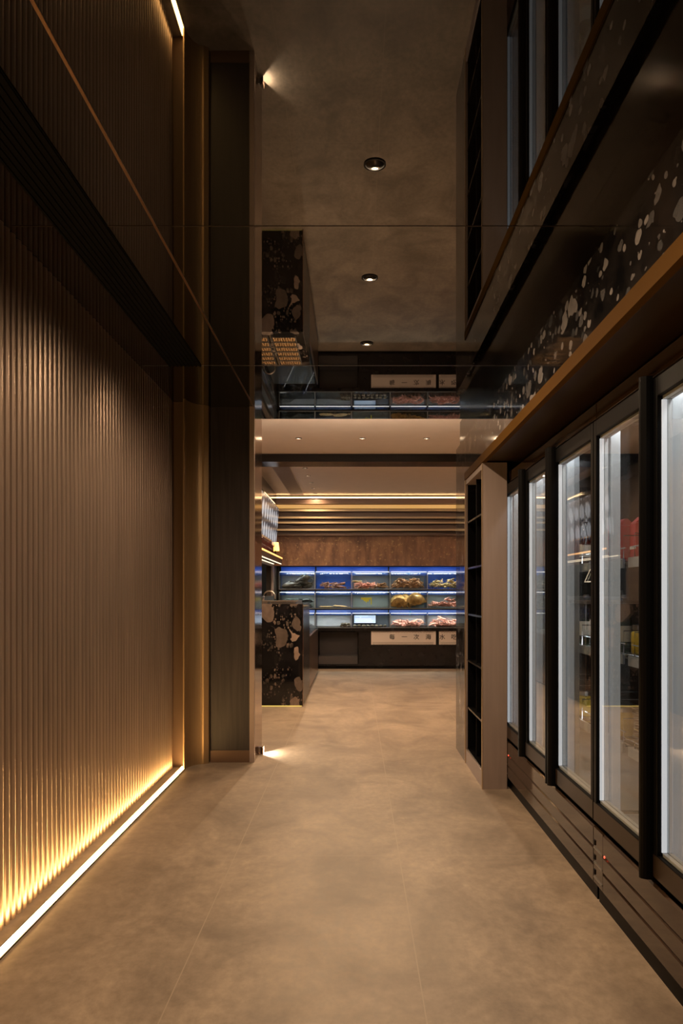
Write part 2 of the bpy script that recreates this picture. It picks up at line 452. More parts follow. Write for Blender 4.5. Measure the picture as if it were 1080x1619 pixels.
def ceiling_plane(x0, x1, y0, y1, z, holes, r):
    bm = bmesh.new()
    es = []
    def loop(pts):
        vs = [bm.verts.new((x, y, z)) for x, y in pts]
        for i in range(len(vs)): es.append(bm.edges.new((vs[i], vs[(i + 1) % len(vs)])))
    loop([(x0, y0), (x1, y0), (x1, y1), (x0, y1)])
    for cx, cy in holes: loop([(cx + r * math.cos(k * PI / 10), cy + r * math.sin(k * PI / 10)) for k in range(20)])
    bmesh.ops.triangle_fill(bm, use_beauty=True, use_dissolve=False, edges=es)
    for f in bm.faces:
        f.normal_update()
        if f.normal.z > 0: f.normal_flip()
    return bm
m = MB(); m.bm.free(); m.bm = ceiling_plane(-1.30, 0.83, Y0, 5.75, H, DL, 0.030)
m.box(-1.30, 0.83, Y0, 5.75, H + 0.07, H + 0.10)
m.box(-3.2, 3.2, 5.735, 5.75, H + 0.001, H2 + 0.05)
c1 = struct(m.build('ceiling', 'mirror', fixn=False), 'dark mirrored ceiling panels over the corridor', 'ceiling')
m = MB(); m.bm.free(); m.bm = ceiling_plane(-1.55, 3.2, 5.75, 12.9, H2, DR + DS, 0.030)
m.box(-1.55, 3.2, 5.75, 12.9, H2 + 0.07, H2 + 0.10)
c2 = struct(m.build('ceiling.001', 'ceil', fixn=False), 'cream painted ceiling of the seafood room', 'ceiling')

# ceiling panel joints and long bronze bead
struct(MB().box(-0.7265, -0.7175, Y0, 5.37, H - 0.003, H).build('trim_1', 'bronze'), 'thin bronze bead running along the mirrored ceiling', 'trim')
struct(MB().box(-1.24, 0.82, 2.727, 2.7305, H - 0.0012, H).build('trim_2', 'soffit'), 'cross joint of the ceiling panels nearer the camera', 'trim')
struct(MB().box(-1.24, 0.82, 4.3985, 4.402, H - 0.0012, H).build('trim_3', 'steel'), 'cross joint of the ceiling panels farther from the camera', 'trim')

# reeded left wall
pitch, ry = 0.048, 0.0
m = MB()
prof = []
y = Y0
ny = int((5.225 - Y0) / pitch)
for i in range(ny):
    yb = Y0 + i * pitch
    for k in range(7):
        a = k / 6.0
        # half-round rib, narrow groove
        t = -1 + 2 * a
        prof.append((XL - 0.022 + 0.022 * math.sqrt(max(0, 1 - t * t)) , yb + 0.003 + (pitch - 0.006) * a))
    prof.append((XL - 0.030, yb + pitch - 0.002)); prof.append((XL - 0.030, yb + pitch))
prof += [(XL - 0.10, Y0 + ny * pitch), (XL - 0.10, Y0)]
m.prism(prof, 'z', 0.0, H - 0.001)
o = struct(m.build('wall_left', 'slat'), 'bronze reeded slat wall along the left', 'wall')
yl = Y0 + ny * pitch
# flat return at the end of slats + slim edge
struct(MB().box(XL - 0.10, -1.172, 5.235, 5.30, 0, H - 0.001).build('trim_4', 'bronzedark'), 'flat bronze return beside the slat wall end', 'trim')
# concave brass cove
m = MB()
prof = [(-1.172, 5.14), (-1.164, 5.14)]
for k in range(0, 13):
    a = k / 12 * PI / 2
    prof.append((-1.160 + 0.095 * (1 - math.cos(a)) , 5.15 + 0.165 * math.sin(a)))
prof += [(-1.036, 5.335), (-1.036, 5.45), (-1.172, 5.45)]
m.prism(prof, 'z', 0, H - 0.001)
o = m.build('trim_5', 'brass'); struct(o, 'concave brushed brass cove between slat wall and pillar', 'trim')

# pillar on the left
pl = struct(MB().box(-1.030, -0.752, 5.375, 5.80, 0.0, H - 0.001).build('wall_partition', 'wood'), 'dark walnut pillar face on the left', 'wall')
MB().box(-1.030, -0.752, 5.365, 5.374, 0, 0.085).build('skirting', 'bronzedark', pl)
m = MB(); m.box(-0.751, -0.718, 5.362, 5.40, 0, H - 0.001); o = m.build('edge_trim', 'rosebronze', pl)
m = MB(); m.box(-0.751, -0.718, 5.401, 5.80, 0, H - 0.001); o = m.build('jamb_lining', 'bronze_polish', pl)
struct(MB().box(-3.2, -1.031, 5.70, 5.80, 0, H2).build('wall_front', 'plaster'), 'brown plaster wall behind the left pillar', 'wall')

# right side: terrazzo jamb, fascia, soffit
wr = MB()
wr.box(XS, 0.99, 5.375, 5.86, 0, 2.31)
wr.box(XS, 0.80, Y0, 5.374, 2.055, 2.31)
struct(wr.build('wall_right', 'terr_fascia'), 'polished black terrazzo fascia and jamb on the right', 'wall')
struct(MB().box(0.81, 0.86, Y0, 5.86, 2.311, H - 0.001).build('wall_right.001', 'darkpanel'), 'dark glossy panel above the terrazzo fascia', 'wall')
struct(MB().box(XS - 0.006, 0.80, Y0, 5.374, 2.0, 2.054).build('trim_6', 'goldtrim'), 'brass trim under the terrazzo fascia', 'trim')
struct(MB().box(0.801, 1.72, Y0, 5.374, 2.010, 2.05).build('ceiling.002', 'soffit'), 'brown soffit above the refrigerators', 'ceiling')
struct(MB().box(1.66, 1.72, Y0, 5.374, 0, 2.009).build('wall_right.002', 'plaster'), 'dark plaster wall behind the refrigerators', 'wall')
struct(MB().box(0.991, 3.2, 5.76, 5.86, 0, H2).build('wall_front.001', 'plaster'), 'brown plaster wall right of the opening, facing the seafood room', 'wall')
struct(MB().box(-1.35, 1.72, Y0 - 0.06, Y0, 0, H).build('wall_near', 'plaster'), 'dark plaster wall closing the corridor behind the camera', 'wall')

# seafood room walls
WL = -1.30
m = MB()
m.box(WL - 0.08, WL, 5.81, 8.9, 0, H2)
m.box(WL - 0.08, WL, 8.9, 12.9, 0, 1.16)
m.box(WL - 0.08, WL, 8.9, 12.9, 1.62, H2)
m.box(WL - 0.08, WL, 11.72, 12.9, 1.16, 1.62)
m.box(WL - 0.70, WL - 0.64, 8.8, 11.9, 0, H2)     # back of the hatch
struct(m.build('wall_left.001', 'plaster'), 'brown wall with a service hatch on the left of the seafood room', 'wall')
struct(MB().box(2.95, 3.05, 5.87, 12.9, 0, H2).build('wall_right.003', 'plaster'), 'brown right wall of the seafood room', 'wall')
struct(MB().box(-1.30, 2.95, 12.10, 12.20, 1.64, 2.13).build('wall_back', 'bronzewall'), 'aged bronze wall band above the fish tanks', 'wall')
struct(MB().box(-1.30, 2.95, 12.55, 12.65, 0, H2).build('wall_back.001', 'plaster'), 'dark wall behind the fish tanks', 'wall')
# stepped louvre cornice
m = MB()
m.box(WL, 2.95, 12.02, 12.10, 2.62, 2.70)
for z in (2.50, 2.385, 2.305, 2.19):
    m.prism([(12.0, z), (12.0, z + 0.03), (12.16, z + 0.045), (12.16, z)], 'x', WL, 2.95)
m.box(WL, 2.95, 12.17, 12.20, 2.131, 2.70)
m.box(WL, 2.95, 11.985, 12.20, 2.118, 2.130)
corn = struct(m.build('trim_7', 'bronzedark'), 'stepped bronze louvre cornice above the bronze wall', 'trim')
for z in (2.50, 2.385, 2.305, 2.19):
    MB().box(WL, 2.95, 11.994, 11.9995, z + 0.002, z + 0.030).build('lit_louvre_edge', 'lip', corn)
# ceiling beam
struct(MB().box(WL, 2.95, 8.51, 8.85, 2.68, H2 - 0.001).build('trim_8', 'darkpanel'), 'dark brown beam crossing the cream ceiling', 'trim')
struct(MB().box(WL, WL + 0.05, 8.86, 11.95, 2.60, H2 - 0.001).build('trim_9', 'darkpanel'), 'dark cove board along the top of the left wall', 'trim')

# ---------------------------------------------------------------- lamps of the building
def strip(name, label, cat, loc, size, led, chan='black', group=None, top=True):
    """led line: channel + lens, lens on the side given"""
    t = thing(name, label, cat, loc, 0, group)
    return t
t = thing('floor_light_strip', 'bright warm white light strip in the floor along the slat wall', 'light', (-1.18, 0, 0))
MB().box(-0.018, 0.018, Y0, 5.215, 0.0005, 0.006).build('channel', 'black', t)
m = MB(); m.box(-0.014, 0.014, Y0, 5.21, 0.0062, 0.0085); m.build('lens', 'em_floor', t)

def downlight(label, loc, power, group, first=[None], small=False, angle=170):
    if first[0] is None:
        t = thing('downlight', label, 'light', loc, 0, group)
        m = MB(); m.lathe([(0.0285, 0.0), (0.0285, -0.0025), (0.0345, -0.0025), (0.0345, -0.0003)], 28); m.build('rim', 'black', t, smooth=False)
        m = MB(); m.lathe([(0.0285, 0.001), (0.027, 0.016), (0.021, 0.036), (0.013, 0.048)], 28); m.build('reflector', 'reflector', t, smooth=True)
        m = MB(); m.lathe([(0.0, 0.044), (0.0135, 0.047), (0.0135, 0.056), (0, 0.056)], 20); m.build('lamp', 'em_lamp', t)
        first[0] = t
    else:
        t = place(dup(first[0]), loc, 0, label, group)
    ld = bpy.data.lights.new('downlight_lamp', 'SPOT')
    ld.energy = power; ld.color = WARM; ld.spot_size = math.radians(angle); ld.spot_blend = 1.0; ld.shadow_soft_size = 0.012 if power == P_HALL else 0.004
    lo = bpy.data.objects.new('downlight_lamp', ld); COL.objects.link(lo)
    lo.location = (0, 0, 0.0 if power == P_HALL else 0.004); lo.parent = t
    return t
hall_names = ['nearest visible of the row', 'second of the row, in the middle', 'farthest of the row, near the ceiling end',
              'out of frame before the camera']
for (x, y), s in zip(DL, hall_names):
    downlight('small round downlight in the dark mirrored ceiling, ' + s, (x, y, H), P_HALL, 'downlights in the corridor ceiling')
for (x, y), s in zip(DR, ('left', 'middle', 'right')):
    downlight('small dark downlight in the cream ceiling before the beam, %s of three' % s, (x, y, H2), P_ROOM, 'downlights before the beam')
for i, (x, y) in enumerate(DS):
    downlight('tiny downlight beside the ceiling vent, %s' % ('nearest, by the beam', 'second from the beam', 'middle of five', 'fourth from the beam', 'farthest, by the cornice')[i], (x, y, H2), P_SMALL, 'small downlights beside the vent', angle=100)

t = thing('cove_light', 'bright cove light line at the top of the back wall cornice', 'light', (0, 12.0, 2.70))
MB().box(-1.29, 2.94, 0.0, 0.10, 0.0005, 0.010).build('channel', 'bronze', t)
MB().box(-1.29, 2.94, -0.012, 0.03, 0.0105, 0.026).build('lens', 'em_cove', t)
t = thing('amber_cove_light', 'amber glowing band under the cove line of the cornice', 'light', (0, 12.10, 2.56))
MB().box(-1.29, 2.94, 0.0, 0.05, 0.0, 0.055).build('lens', 'em_amberband', t)
t = thing('side_cove_light', 'bright cove line along the top of the left wall', 'light', (WL + 0.004, 0, 2.572))
MB().box(0.0, 0.035, 10.6, 11.9, 0.0, 0.010).build('channel', 'bronze', t)
MB().box(0.0, 0.040, 10.6, 11.9, 0.0105, 0.018).build('lens', 'em_cove', t)
t = thing('portal_fill_strip', 'added unseen fill strip on top of the opening, washing the cream ceiling', 'light', (0, 5.752, 2.60))  # unseen strip, added to brighten the near part of the cream ceiling
MB().box(-1.1, 2.6, 0.0, 0.06, 0.0, 0.012).build('channel', 'bronze', t)
MB().box(-1.1, 2.6, 0.01, 0.05, 0.0125, 0.020).build('lens', 'em_up', t)
t = thing('wall_fill_strip', 'added unseen fill strip high on the right wall of the seafood room', 'light', (2.949, 0, 2.36))  # added out of view to light the cream ceiling from the side
MB().box(-0.07, 0.0, 6.2, 11.8, 0.0, 0.012).build('channel', 'bronze', t)
MB().box(-0.075, -0.071, 6.2, 11.8, 0.0, 0.05).build('lip', 'bronze', t)
MB().box(-0.055, -0.015, 6.2, 11.8, 0.0125, 0.020).build('lens', 'em_up', t)

t = thing('step_light', 'tiny step light low on the bronze jamb, throwing a fan of light on the floor', 'light', (-0.717, 5.66, 0.03))
MB().box(0.0, 0.006, -0.028, 0.028, -0.018, 0.022).build('housing', 'steel', t, bevel=0.001)
MB().box(0.0062, 0.0075, -0.006, 0.006, -0.010, 0.012).build('lens', 'em_lamp', t)
m = MB()
for sg in (-1, 1): m.prism([(0.0062, sg * 0.009), (0.0062, sg * 0.0105), (0.030, sg * 0.0325), (0.031, sg * 0.031)], 'z', -0.0295, 0.022)
m.prism([(0.0062, -0.0105), (0.030, -0.0325), (0.030, 0.0325), (0.0062, 0.0105)], 'z', 0.0222, 0.0235)
m.build('added_hood', 'bronzedark', t)  # cheeks and top added to shape the lamp's fan
ld = bpy.data.lights.new('step_lamp', 'SPOT'); ld.energy = 22; ld.color = (1, 0.82, 0.6); ld.spot_size = math.radians(176); ld.spot_blend = 0.0; ld.shadow_soft_size = 0.004
lo = bpy.data.objects.new('step_lamp', ld); COL.objects.link(lo); lo.parent = t; lo.location = (0.010, 0, 0.0)
lo.rotation_euler = (0, math.radians(-90), 0)

# slot diffuser in the corridor ceiling
t = thing('slot_diffuser', 'long black slot air diffuser in the mirrored ceiling above the slat wall', 'air vent', (-0.99, 0, H))
MB().box(-0.095, 0.095, Y0, 4.398, -0.0035, -0.0010).build('backing', 'void', t)
m = MB()
for k in range(9):
    x = -0.088 + k * 0.022
    m.box(x - 0.004, x + 0.004, Y0, 4.398, -0.009, -0.0037)
m.build('blade', 'void', t)
# perforated vent in cream ceiling
t = thing('ceiling_vent', 'long grey slatted air vent in the cream ceiling', 'air vent', (-0.925, 0, H2))
MB().box(-0.105, 0.105, 8.88, 12.0, -0.004, -0.001).build('backing', 'plaster', t)
m = MB()
for k in range(52):
    y = 8.89 + k * 0.06
    m.box(-0.10, 0.10, y, y + 0.028, -0.010, -0.0042)
m.box(-0.108, -0.10, 8.88, 12.0, -0.011, -0.0042); m.box(0.10, 0.108, 8.88, 12.0, -0.011, -0.0042)
m.build('grille', 'rosebronze', t)

# ---------------------------------------------------------------- wine rack niche
t = thing('cubby_rack', 'tall black cubby rack in a bronze frame beside the refrigerators', 'shelf', (XS, 5.0, 0))
ya, yb = -0.37, 0.37
m = MB()
m.box(0.0, 0.148, ya, ya + 0.030, 0, 2.0); m.box(0.0, 0.148, yb - 0.030, yb, 0, 2.0)
m.box(0.0, 0.148, ya + 0.030, yb - 0.030, 1.965, 2.0); m.box(0.0, 0.148, ya + 0.030, yb - 0.030, 0.0, 0.10)
m.build('frame', 'rosebronze', t)
m = MB()
m.box(-0.004, -0.0003, ya, ya + 0.028, 0, 1.999); m.box(-0.004, -0.0003, yb - 0.028, yb, 0, 1.999)
m.build('edge_trim', 'brass', t)
MB().box(0.136, 0.147, ya + 0.031, yb - 0.031, 0.101, 1.964).build('back_panel', 'blackgloss', t)
m = MB(); m.box(0.012, 0.135, yb - 0.0345, yb - 0.0305, 0.101, 1.964); m.box(0.012, 0.135, ya + 0.0305, ya + 0.0345, 0.101, 1.964); m.build('side_lining', 'blackgloss', t)
for z in (0.105, 0.40, 0.729, 1.052, 1.373, 1.695):
    m = MB(); m.box(0.008, 0.135, ya + 0.035, yb - 0.035, z - 0.006, z + 0.006); m.build('shelf', 'blackgloss', t)
for y in (-0.19, 0.07):
    MB().box(0.03, 0.135, y - 0.004, y + 0.004, 0.112, 1.964).build('divider', 'black', t)
for z in (0.729, 0.40): MB().box(0.009, 0.021, -0.262, -0.242, z + 0.0063, z + 0.0083).build('shelf_clip', 'steel', t)

# ---------------------------------------------------------------- refrigerators
FX = 0.93
DW = 0.5907
def make_fridge(label, yc, side):
    L2 = 1.5 * DW
    t = thing('display_fridge', label, 'refrigerator', (FX, yc, 0), 0, 'display refrigerators along the right')
    # carcass: sides, back, top, floor
    m = MB()
    if side < 0: m.box(0.055, 0.66, -L2 + 0.002, -L2 + 0.022, 0.075, 1.88)
    else: m.box(0.055, 0.66, L2 - 0.022, L2 - 0.002, 0.075, 1.88)
    m.box(0.64, 0.66, -L2 + 0.022, L2 - 0.022, 0.075, 1.88)
    m.box(0.055, 0.64, -L2 + 0.022, L2 - 0.022, 1.86, 1.88)
    m.box(0.055, 0.64, -L2 + 0.022, L2 - 0.022, 0.30, 0.335)
    m.build('carcass', 'black', t)
    m = MB(); m.box(0.09, 0.62, -L2 + 0.025, L2 - 0.025, 0.336, 0.345); m.build('liner', 'alu', t)
    MB().box(0.012, 0.66, -L2 + 0.004, L2 - 0.004, 1.882, 1.945).build('header', 'kick', t, bevel=0.003)
    MB().box(0.02, 0.66, -L2 + 0.01, L2 - 0.01, 0.0, 0.0745).build('plinth', 'black', t)
    # kick panel in three ledges
    k = MB()
    zs = [0.076, 0.150, 0.215, 0.298]
    for z0, z1 in zip(zs, zs[1:]):
        k.prism([(0.0, z0), (0.0, z1 - 0.012), (0.007, z1 - 0.006), (0.03, z1 - 0.006), (0.03, z0)], 'y', -L2 + 0.003, L2 - 0.115)
    kp = k.build('kick_panel', 'kick', t)
    vp = MB()
    vp.box(0.0, 0.03, L2 - 0.112, L2 - 0.003, 0.076, 0.292)
    vpo = vp.build('vent_panel', 'kick', t, bevel=0.002)
    for z in (0.118, 0.175, 0.232):
        MB().box(-0.003, -0.0002, L2 - 0.108, L2 - 0.012, z - 0.022, z - 0.017).build('louvre', 'steel', vpo)
        MB().box(-0.0035, -0.0002, L2 - 0.026, L2 - 0.008, z - 0.008, z + 0.010).build('clip', 'black', vpo)
    MB().ell((-0.001, L2 - 0.135, 0.215), (0.003, 0.005, 0.005), 10, 6).build('pilot_lamp', 'em_red', t, smooth=True)
    # mullions with lamp covers
    for i in (-1, 1):
        y = i * DW / 2
        MB().box(0.053, 0.115, y - 0.020, y + 0.020, 0.346, 1.859).build('mullion', 'alu', t)
    for y in (-DW / 2, DW / 2, L2 - 0.022):
        MB().box(0.053, 0.090, y - 0.0235, y - 0.0205 if y < 0.8 else y - 0.001, 0.36, 1.85).build('lamp_cover', 'em_cover', t)
    # doors, far to near
    for i in (1, 0, -1):
        a, b = (i - 0.5) * DW + 0.004, (i + 0.5) * DW - 0.004
        z0, z1 = 0.315, 1.868
        st = 0.030
        m = MB()
        m.box(0.0, 0.045, a, a + st, z0, z1); m.box(0.0, 0.045, b - st, b, z0, z1)
        m.box(0.0, 0.045, a + st, b - st, z0, z0 + 0.075); m.box(0.0, 0.045, a + st, b - st, z1 - 0.060, z1)
        d = m.build('door', 'black', t, bevel=0.002)
        MB().box(-0.0012, -0.0002, a + 0.002, b - 0.002, z0 + 0.003, z0 + 0.072).build('bottom_rail', 'soffit', d)
        gm = MB(); gm.bm.faces.new([gm.bm.verts.new(p) for p in ((0.012, a + st, z0 + 0.075), (0.012, a + st, z1 - 0.06), (0.012, b - st, z1 - 0.06), (0.012, b - st, z0 + 0.075))])
        gm.build('glass', 'fridge_glass', d)
        gm = MB(); gm.bm.faces.new([gm.bm.verts.new(p) for p in ((0.030, a + st, z0 + 0.075), (0.030, a + st, z1 - 0.06), (0.030, b - st, z1 - 0.06), (0.030, b - st, z0 + 0.075))])
        gm.build('inner_glass', 'fridge_glass', d)
        m = MB()
        u0, u1 = a + st + 0.001, b - st - 0.001
        for (p, q, r, s) in ((u0, u0 + 0.008, z0 + 0.076, z1 - 0.061), (u1 - 0.008, u1, z0 + 0.076, z1 - 0.061), (u0 + 0.008, u1 - 0.008, z0 + 0.076, z0 + 0.086), (u0 + 0.008, u1 - 0.008, z1 - 0.071, z1 - 0.061)):
            m.box(0.0315, 0.044, p, q, r, s)
            if r > z0 + 0.08 or True:
                if s - r < 0.02: m.box(0.014, 0.0285, p, q, r, s)
        m.build('gasket', 'pvc', d)
        for yy in (u0, u1 - 0.006): MB().box(0.0135, 0.0285, yy, yy + 0.006, z0 + 0.0865, z1 - 0.0715).build('glow_edge', 'em_gasket', d)
        # full-height grip
        hy = a + 0.014 if i >= 0 else b - 0.014
        pr = [(-0.0003, hy - 0.020), (-0.0003, hy + 0.020)]
        for kk in range(0, 9):
            an = PI / 2 + kk / 8 * PI
            pr.append((-0.010 + 0.026 * math.cos(an), hy - 0.0 + 0.020 * math.sin(an)))
        hm = MB(); hm.prism(pr, 'z', z0 - 0.01, z1 + 0.012); hm.build('handle', 'black', d)
    # wire shelves
    for z in (0.60, 0.95, 1.33):
        m = MB()
        for kx in range(9):
            x = 0.14 + kx * 0.055
            m.tube([(x, -L2 + 0.03, z), (x, L2 - 0.03, z)], 0.003, 6)
        for ky in range(13):
            y = -L2 + 0.04 + ky * (2 * L2 - 0.08) / 12
            m.tube([(0.14, y, z - 0.006), (0.58, y, z - 0.006)], 0.003, 6)
        sh = m.build('wire_shelf', 'chrome', t)
        MB().box(0.125, 0.134, -L2 + 0.03, L2 - 0.03, z - 0.030, z + 0.008).build('price_rail', 'alu', sh)
        for ky in range(6):
            y = -L2 + 0.2 + ky * 0.27
            MB().box(0.1215, 0.1248, y, y + 0.05, z - 0.026, z + 0.004).build('price_tag', 'white', sh)
        m = MB()
        for ky in range(7):
            y = -L2 + 0.06 + ky * (2 * L2 - 0.12) / 6
            m.tube([(0.14, y, z + 0.004), (0.14, y, z + 0.10), (0.57, y, z + 0.10)], 0.0025, 6)
        m.tube([(0.14, -L2 + 0.04, z + 0.05), (0.14, L2 - 0.04, z + 0.05)], 0.0025, 6)
        m.build('wire_guard', 'chrome', sh)
    # mullion lamps, then an added top fill for the product fronts
    for i in (-1, 1):
        ld = bpy.data.lights.new('fridge_lamp', 'AREA'); ld.shape = 'RECTANGLE'; ld.size = 1.4; ld.size_y = 0.02
        ld.energy = 1.4; ld.color = (0.93, 0.96, 1.0)
        lo = bpy.data.objects.new('fridge_lamp', ld); COL.objects.link(lo); lo.parent = t
        lo.location = (0.125, i * DW / 2, 1.1)
        lo.rotation_euler = Matrix(((0, 0, -1), (0, 1, 0), (1, 0, 0))).to_euler()
    ld = bpy.data.lights.new('added_product_fill', 'AREA'); ld.shape = 'RECTANGLE'; ld.size = 1.7; ld.size_y = 0.03; ld.energy = 4.5; ld.color = (0.95, 0.97, 1.0)
    lo = bpy.data.objects.new('added_product_fill', ld); COL.objects.link(lo); lo.parent = t
    lo.location = (0.075, 0, 1.850)
    d = Vector((0.35, 0, -1)).normalized()
    lo.rotation_euler = Matrix((Vector((0, 1, 0)), d.cross(Vector((0, 1, 0))) * -1, -d)).transposed().to_euler()
    return t
fa = make_fridge('glass door display refrigerator farther from camera, beside the cubby rack', 2.957 + 1.5 * DW, 1)
fb = make_fridge('glass door display refrigerator nearest the camera, at the right edge', 2.957 - 1.5 * DW - 0.0, -1)

# things on the refrigerator shelves -------------------------------------------------
def bottle(name, label, group, glass, h=0.24, r=0.034):
    t = thing(name, label, 'bottle', (0, 0, 0), 0, group)
    MB().lathe([(0, 0), (r * 0.95, 0.0), (r, 0.006), (r, h * 0.55), (r * 0.85, h * 0.64), (r * 0.38, h * 0.76), (r * 0.36, h * 0.94), (0, h * 0.94)], 16).build('body', glass, t, smooth=True)
    MB().lathe([(0, h * 0.941), (r * 0.42, h * 0.941), (r * 0.42, h), (0, h)], 12).build('cap', 'steel', t)
    MB().lathe([(r + 0.0006, h * 0.18), (r + 0.0006, h * 0.46)], 16).build('label_band', 'label', t, smooth=True)
    return t
def carton():
    t = thing('drink_carton', 'x', 'carton', (0, 0, 0))
    m = MB(); m.box(-0.036, 0.036, -0.036, 0.036, 0, 0.150); m.build('body', 'red', t, bevel=0.004)
    m = MB(); m.prism([(-0.036, 0.1505), (0.036, 0.1505), (0.006, 0.178), (-0.006, 0.178)], 'y', -0.034, 0.034); m.build('gable_top', 'red', t)
    MB().box(-0.0366, -0.0362, -0.036, 0.036, 0.045, 0.058).build('band', 'white', t)
    return t
def jar():
    t = thing('food_jar', 'x', 'jar', (0, 0, 0))
    MB().lathe([(0, 0), (0.038, 0), (0.041, 0.008), (0.041, 0.085), (0.033, 0.098), (0, 0.098)], 16).build('body', 'yellowpack', t, smooth=True)
    MB().lathe([(0, 0.0985), (0.036, 0.0985), (0.036, 0.118), (0, 0.118)], 16).build('lid', 'steel', t)
    return t
gb = bottle('green_bottle', 'x', 'x', 'green'); cb = bottle('clear_bottle', 'x', 'x', 'bottle_clear', 0.26, 0.036)
ab = bottle('amber_bottle', 'x', 'x', 'amberglass', 0.23, 0.034); ct = carton(); jr = jar()
used = set()
def shelf_item(src, f, fx, y, z, label, group):
    o = src if src.name not in used else dup(src)
    used.add(src.name)
    place(o, (FX + fx, y, z), random.uniform(-0.1, 0.1), label, group)
shelf_z = {0: 0.345, 1: 0.6035, 2: 0.9535, 3: 1.3335}
for f, yc, nm in ((fa, 2.957 + 1.5 * DW, 'farther'), (fb, 2.957 - 1.5 * DW, 'nearest')):
    for k in range(13):
        y = yc - 0.78 + k * 0.128
        if abs(abs(y - yc) - DW / 2) < 0.03: y += 0.045
        x3 = 0.20 if k % 2 else 0.23
        if 2.35 < y < 3.45:
            shelf_item(ct, f, x3, y, shelf_z[3], 'red drink carton on the top shelf of the %s refrigerator' % nm, 'red cartons in the %s refrigerator' % nm)
        else:
            shelf_item(ab, f, x3, y, shelf_z[3], 'amber bottle on the top shelf of the %s refrigerator' % nm, 'amber bottles in the %s refrigerator' % nm)
        if k % 3:
            shelf_item(gb if k % 2 else cb, f, x3, y, shelf_z[2], '%s glass bottle on the middle shelf of the %s refrigerator' % ('green' if k % 2 else 'clear', nm), '%s bottles in the %s refrigerator' % ('green' if k % 2 else 'clear', nm))
        else:
            shelf_item(jr, f, x3, y, shelf_z[2], 'yellow jar with steel lid on the middle shelf of the %s refrigerator' % nm, 'yellow jars in the %s refrigerator' % nm)
        if k % 2:
            shelf_item(jr, f, x3, y, shelf_z[1], 'yellow jar with steel lid on the lower shelf of the %s refrigerator' % nm, 'yellow jars lower in the %s refrigerator' % nm)

# ---------------------------------------------------------------- terrazzo counter
t = thing('terrazzo_counter', 'black terrazzo bar counter with large pale stones beside the left pillar', 'counter', (-0.93, 8.0, 0))
MB().box(-0.36, 0.372, 0.0, 0.05, 0.012, 1.086).build('front_slab', 'terr_counter', t)
MB().box(-0.36, 0.345, 0.051, 1.15, 0.012, 1.05).build('carcass', 'cabinet', t)
MB().box(-0.36, 0.372, 0.051, 1.20, 1.051, 1.086).build('worktop', 'terr_counter', t)
MB().box(0.346, 0.372, 0.051, 1.20, 0.012, 1.050).build('side_panel', 'cabinet', t)
MB().box(0.372, 0.378, -0.002, 0.010, 0.0, 1.088).build('corner_trim', 'bronze', t)
MB().box(-0.36, 0.36, 0.02, 0.04, 0.0, 0.0115).build('plinth_light', 'em_plinth', t)

# trays on the counter, seen in the ceiling mirror
tr = thing('serving_tray', 'x', 'tray', (0, 0, 0))
m = MB()
m.box(-0.135, 0.135, -0.072, 0.072, 0.0, 0.008)
m.box(-0.135, 0.135, -0.072, -0.064, 0.008, 0.028); m.box(-0.135, 0.135, 0.064, 0.072, 0.008, 0.028)
m.box(-0.135, -0.127, -0.064, 0.064, 0.008, 0.028); m.box(0.127, 0.135, -0.064, 0.064, 0.008, 0.028)
m.build('tray_body', 'steel', tr)
m = MB()
for i in range(9):
    for j in range(4):
        m.ell((-0.108 + i * 0.027 + random.uniform(-.004, .004), -0.048 + j * 0.032, 0.016), (0.015, 0.017, 0.009), 7, 5)
tag(m.build('dried_seafood', 'trayGold', tr, smooth=True), kind='stuff')
rows = ('nearest row', 'second row', 'third row', 'fourth row', 'fifth row', 'farthest row')
for i in range(6):
    for j in range(2):
        o = tr if (i, j) == (0, 0) else dup(tr)
        place(o, (-1.075 + j * 0.30, 8.17 + i * 0.165, 1.0865), 0, 'golden tray of dried seafood on the terrazzo counter, %s, %s column' % (rows[i], ('left', 'right')[j]), 'golden trays on the counter')

# low glass display case with slanted front behind the counter
t = thing('ice_display_case', 'low glass topped display case with slanted lid behind the terrazzo counter', 'display case', (-0.90, 10.4, 0))
m = MB(); m.box(-0.36, 0.31, -1.15, 1.15, 0.0, 0.64); m.build('base', 'cabinet', t)
MB().box(0.311, 0.33, -1.15, 1.15, 0.02, 0.66).build('side_panel', 'bronze', t)
m = MB(); m.prism([(-0.36, 0.641), (0.31, 0.641), (0.31, 0.68), (-0.10, 0.94), (-0.36, 0.94)], 'y', -1.14, 1.14); m.build('glass_lid', 'tank_glass', t)
MB().box(-0.34, 0.28, -1.12, 1.12, 0.643, 0.66).build('ice_bed', 'steel', t)
MB().box(-0.345, -0.32, -1.12, 1.12, 0.90, 0.925).build('top_rail', 'steel', t)

# gooseneck tap
t = thing('gooseneck_tap', 'arched gooseneck tap above the terrazzo counter, before the tanks', 'tap', (-1.10, 9.05, 1.0865))
MB().lathe([(0, 0), (0.026, 0), (0.026, 0.012), (0.014, 0.02), (0.014, 0.035), (0, 0.035)], 16).build('base', 'chrome', t, smooth=True)
pts = [(0, 0, 0.03), (0, 0, 0.075)] + [(0.07 - 0.07 * math.cos(a * PI / 8), 0, 0.075 + 0.065 * math.sin(a * PI / 8)) for a in range(1, 9)] + [(0.14, 0, 0.045)]
MB().tube(pts, 0.0085, 10).build('spout', 'steel', t, smooth=True)
MB().tube([(0, -0.014, 0.03), (0.01, -0.06, 0.05)], 0.005, 8).build('lever', 'chrome', t, smooth=True)

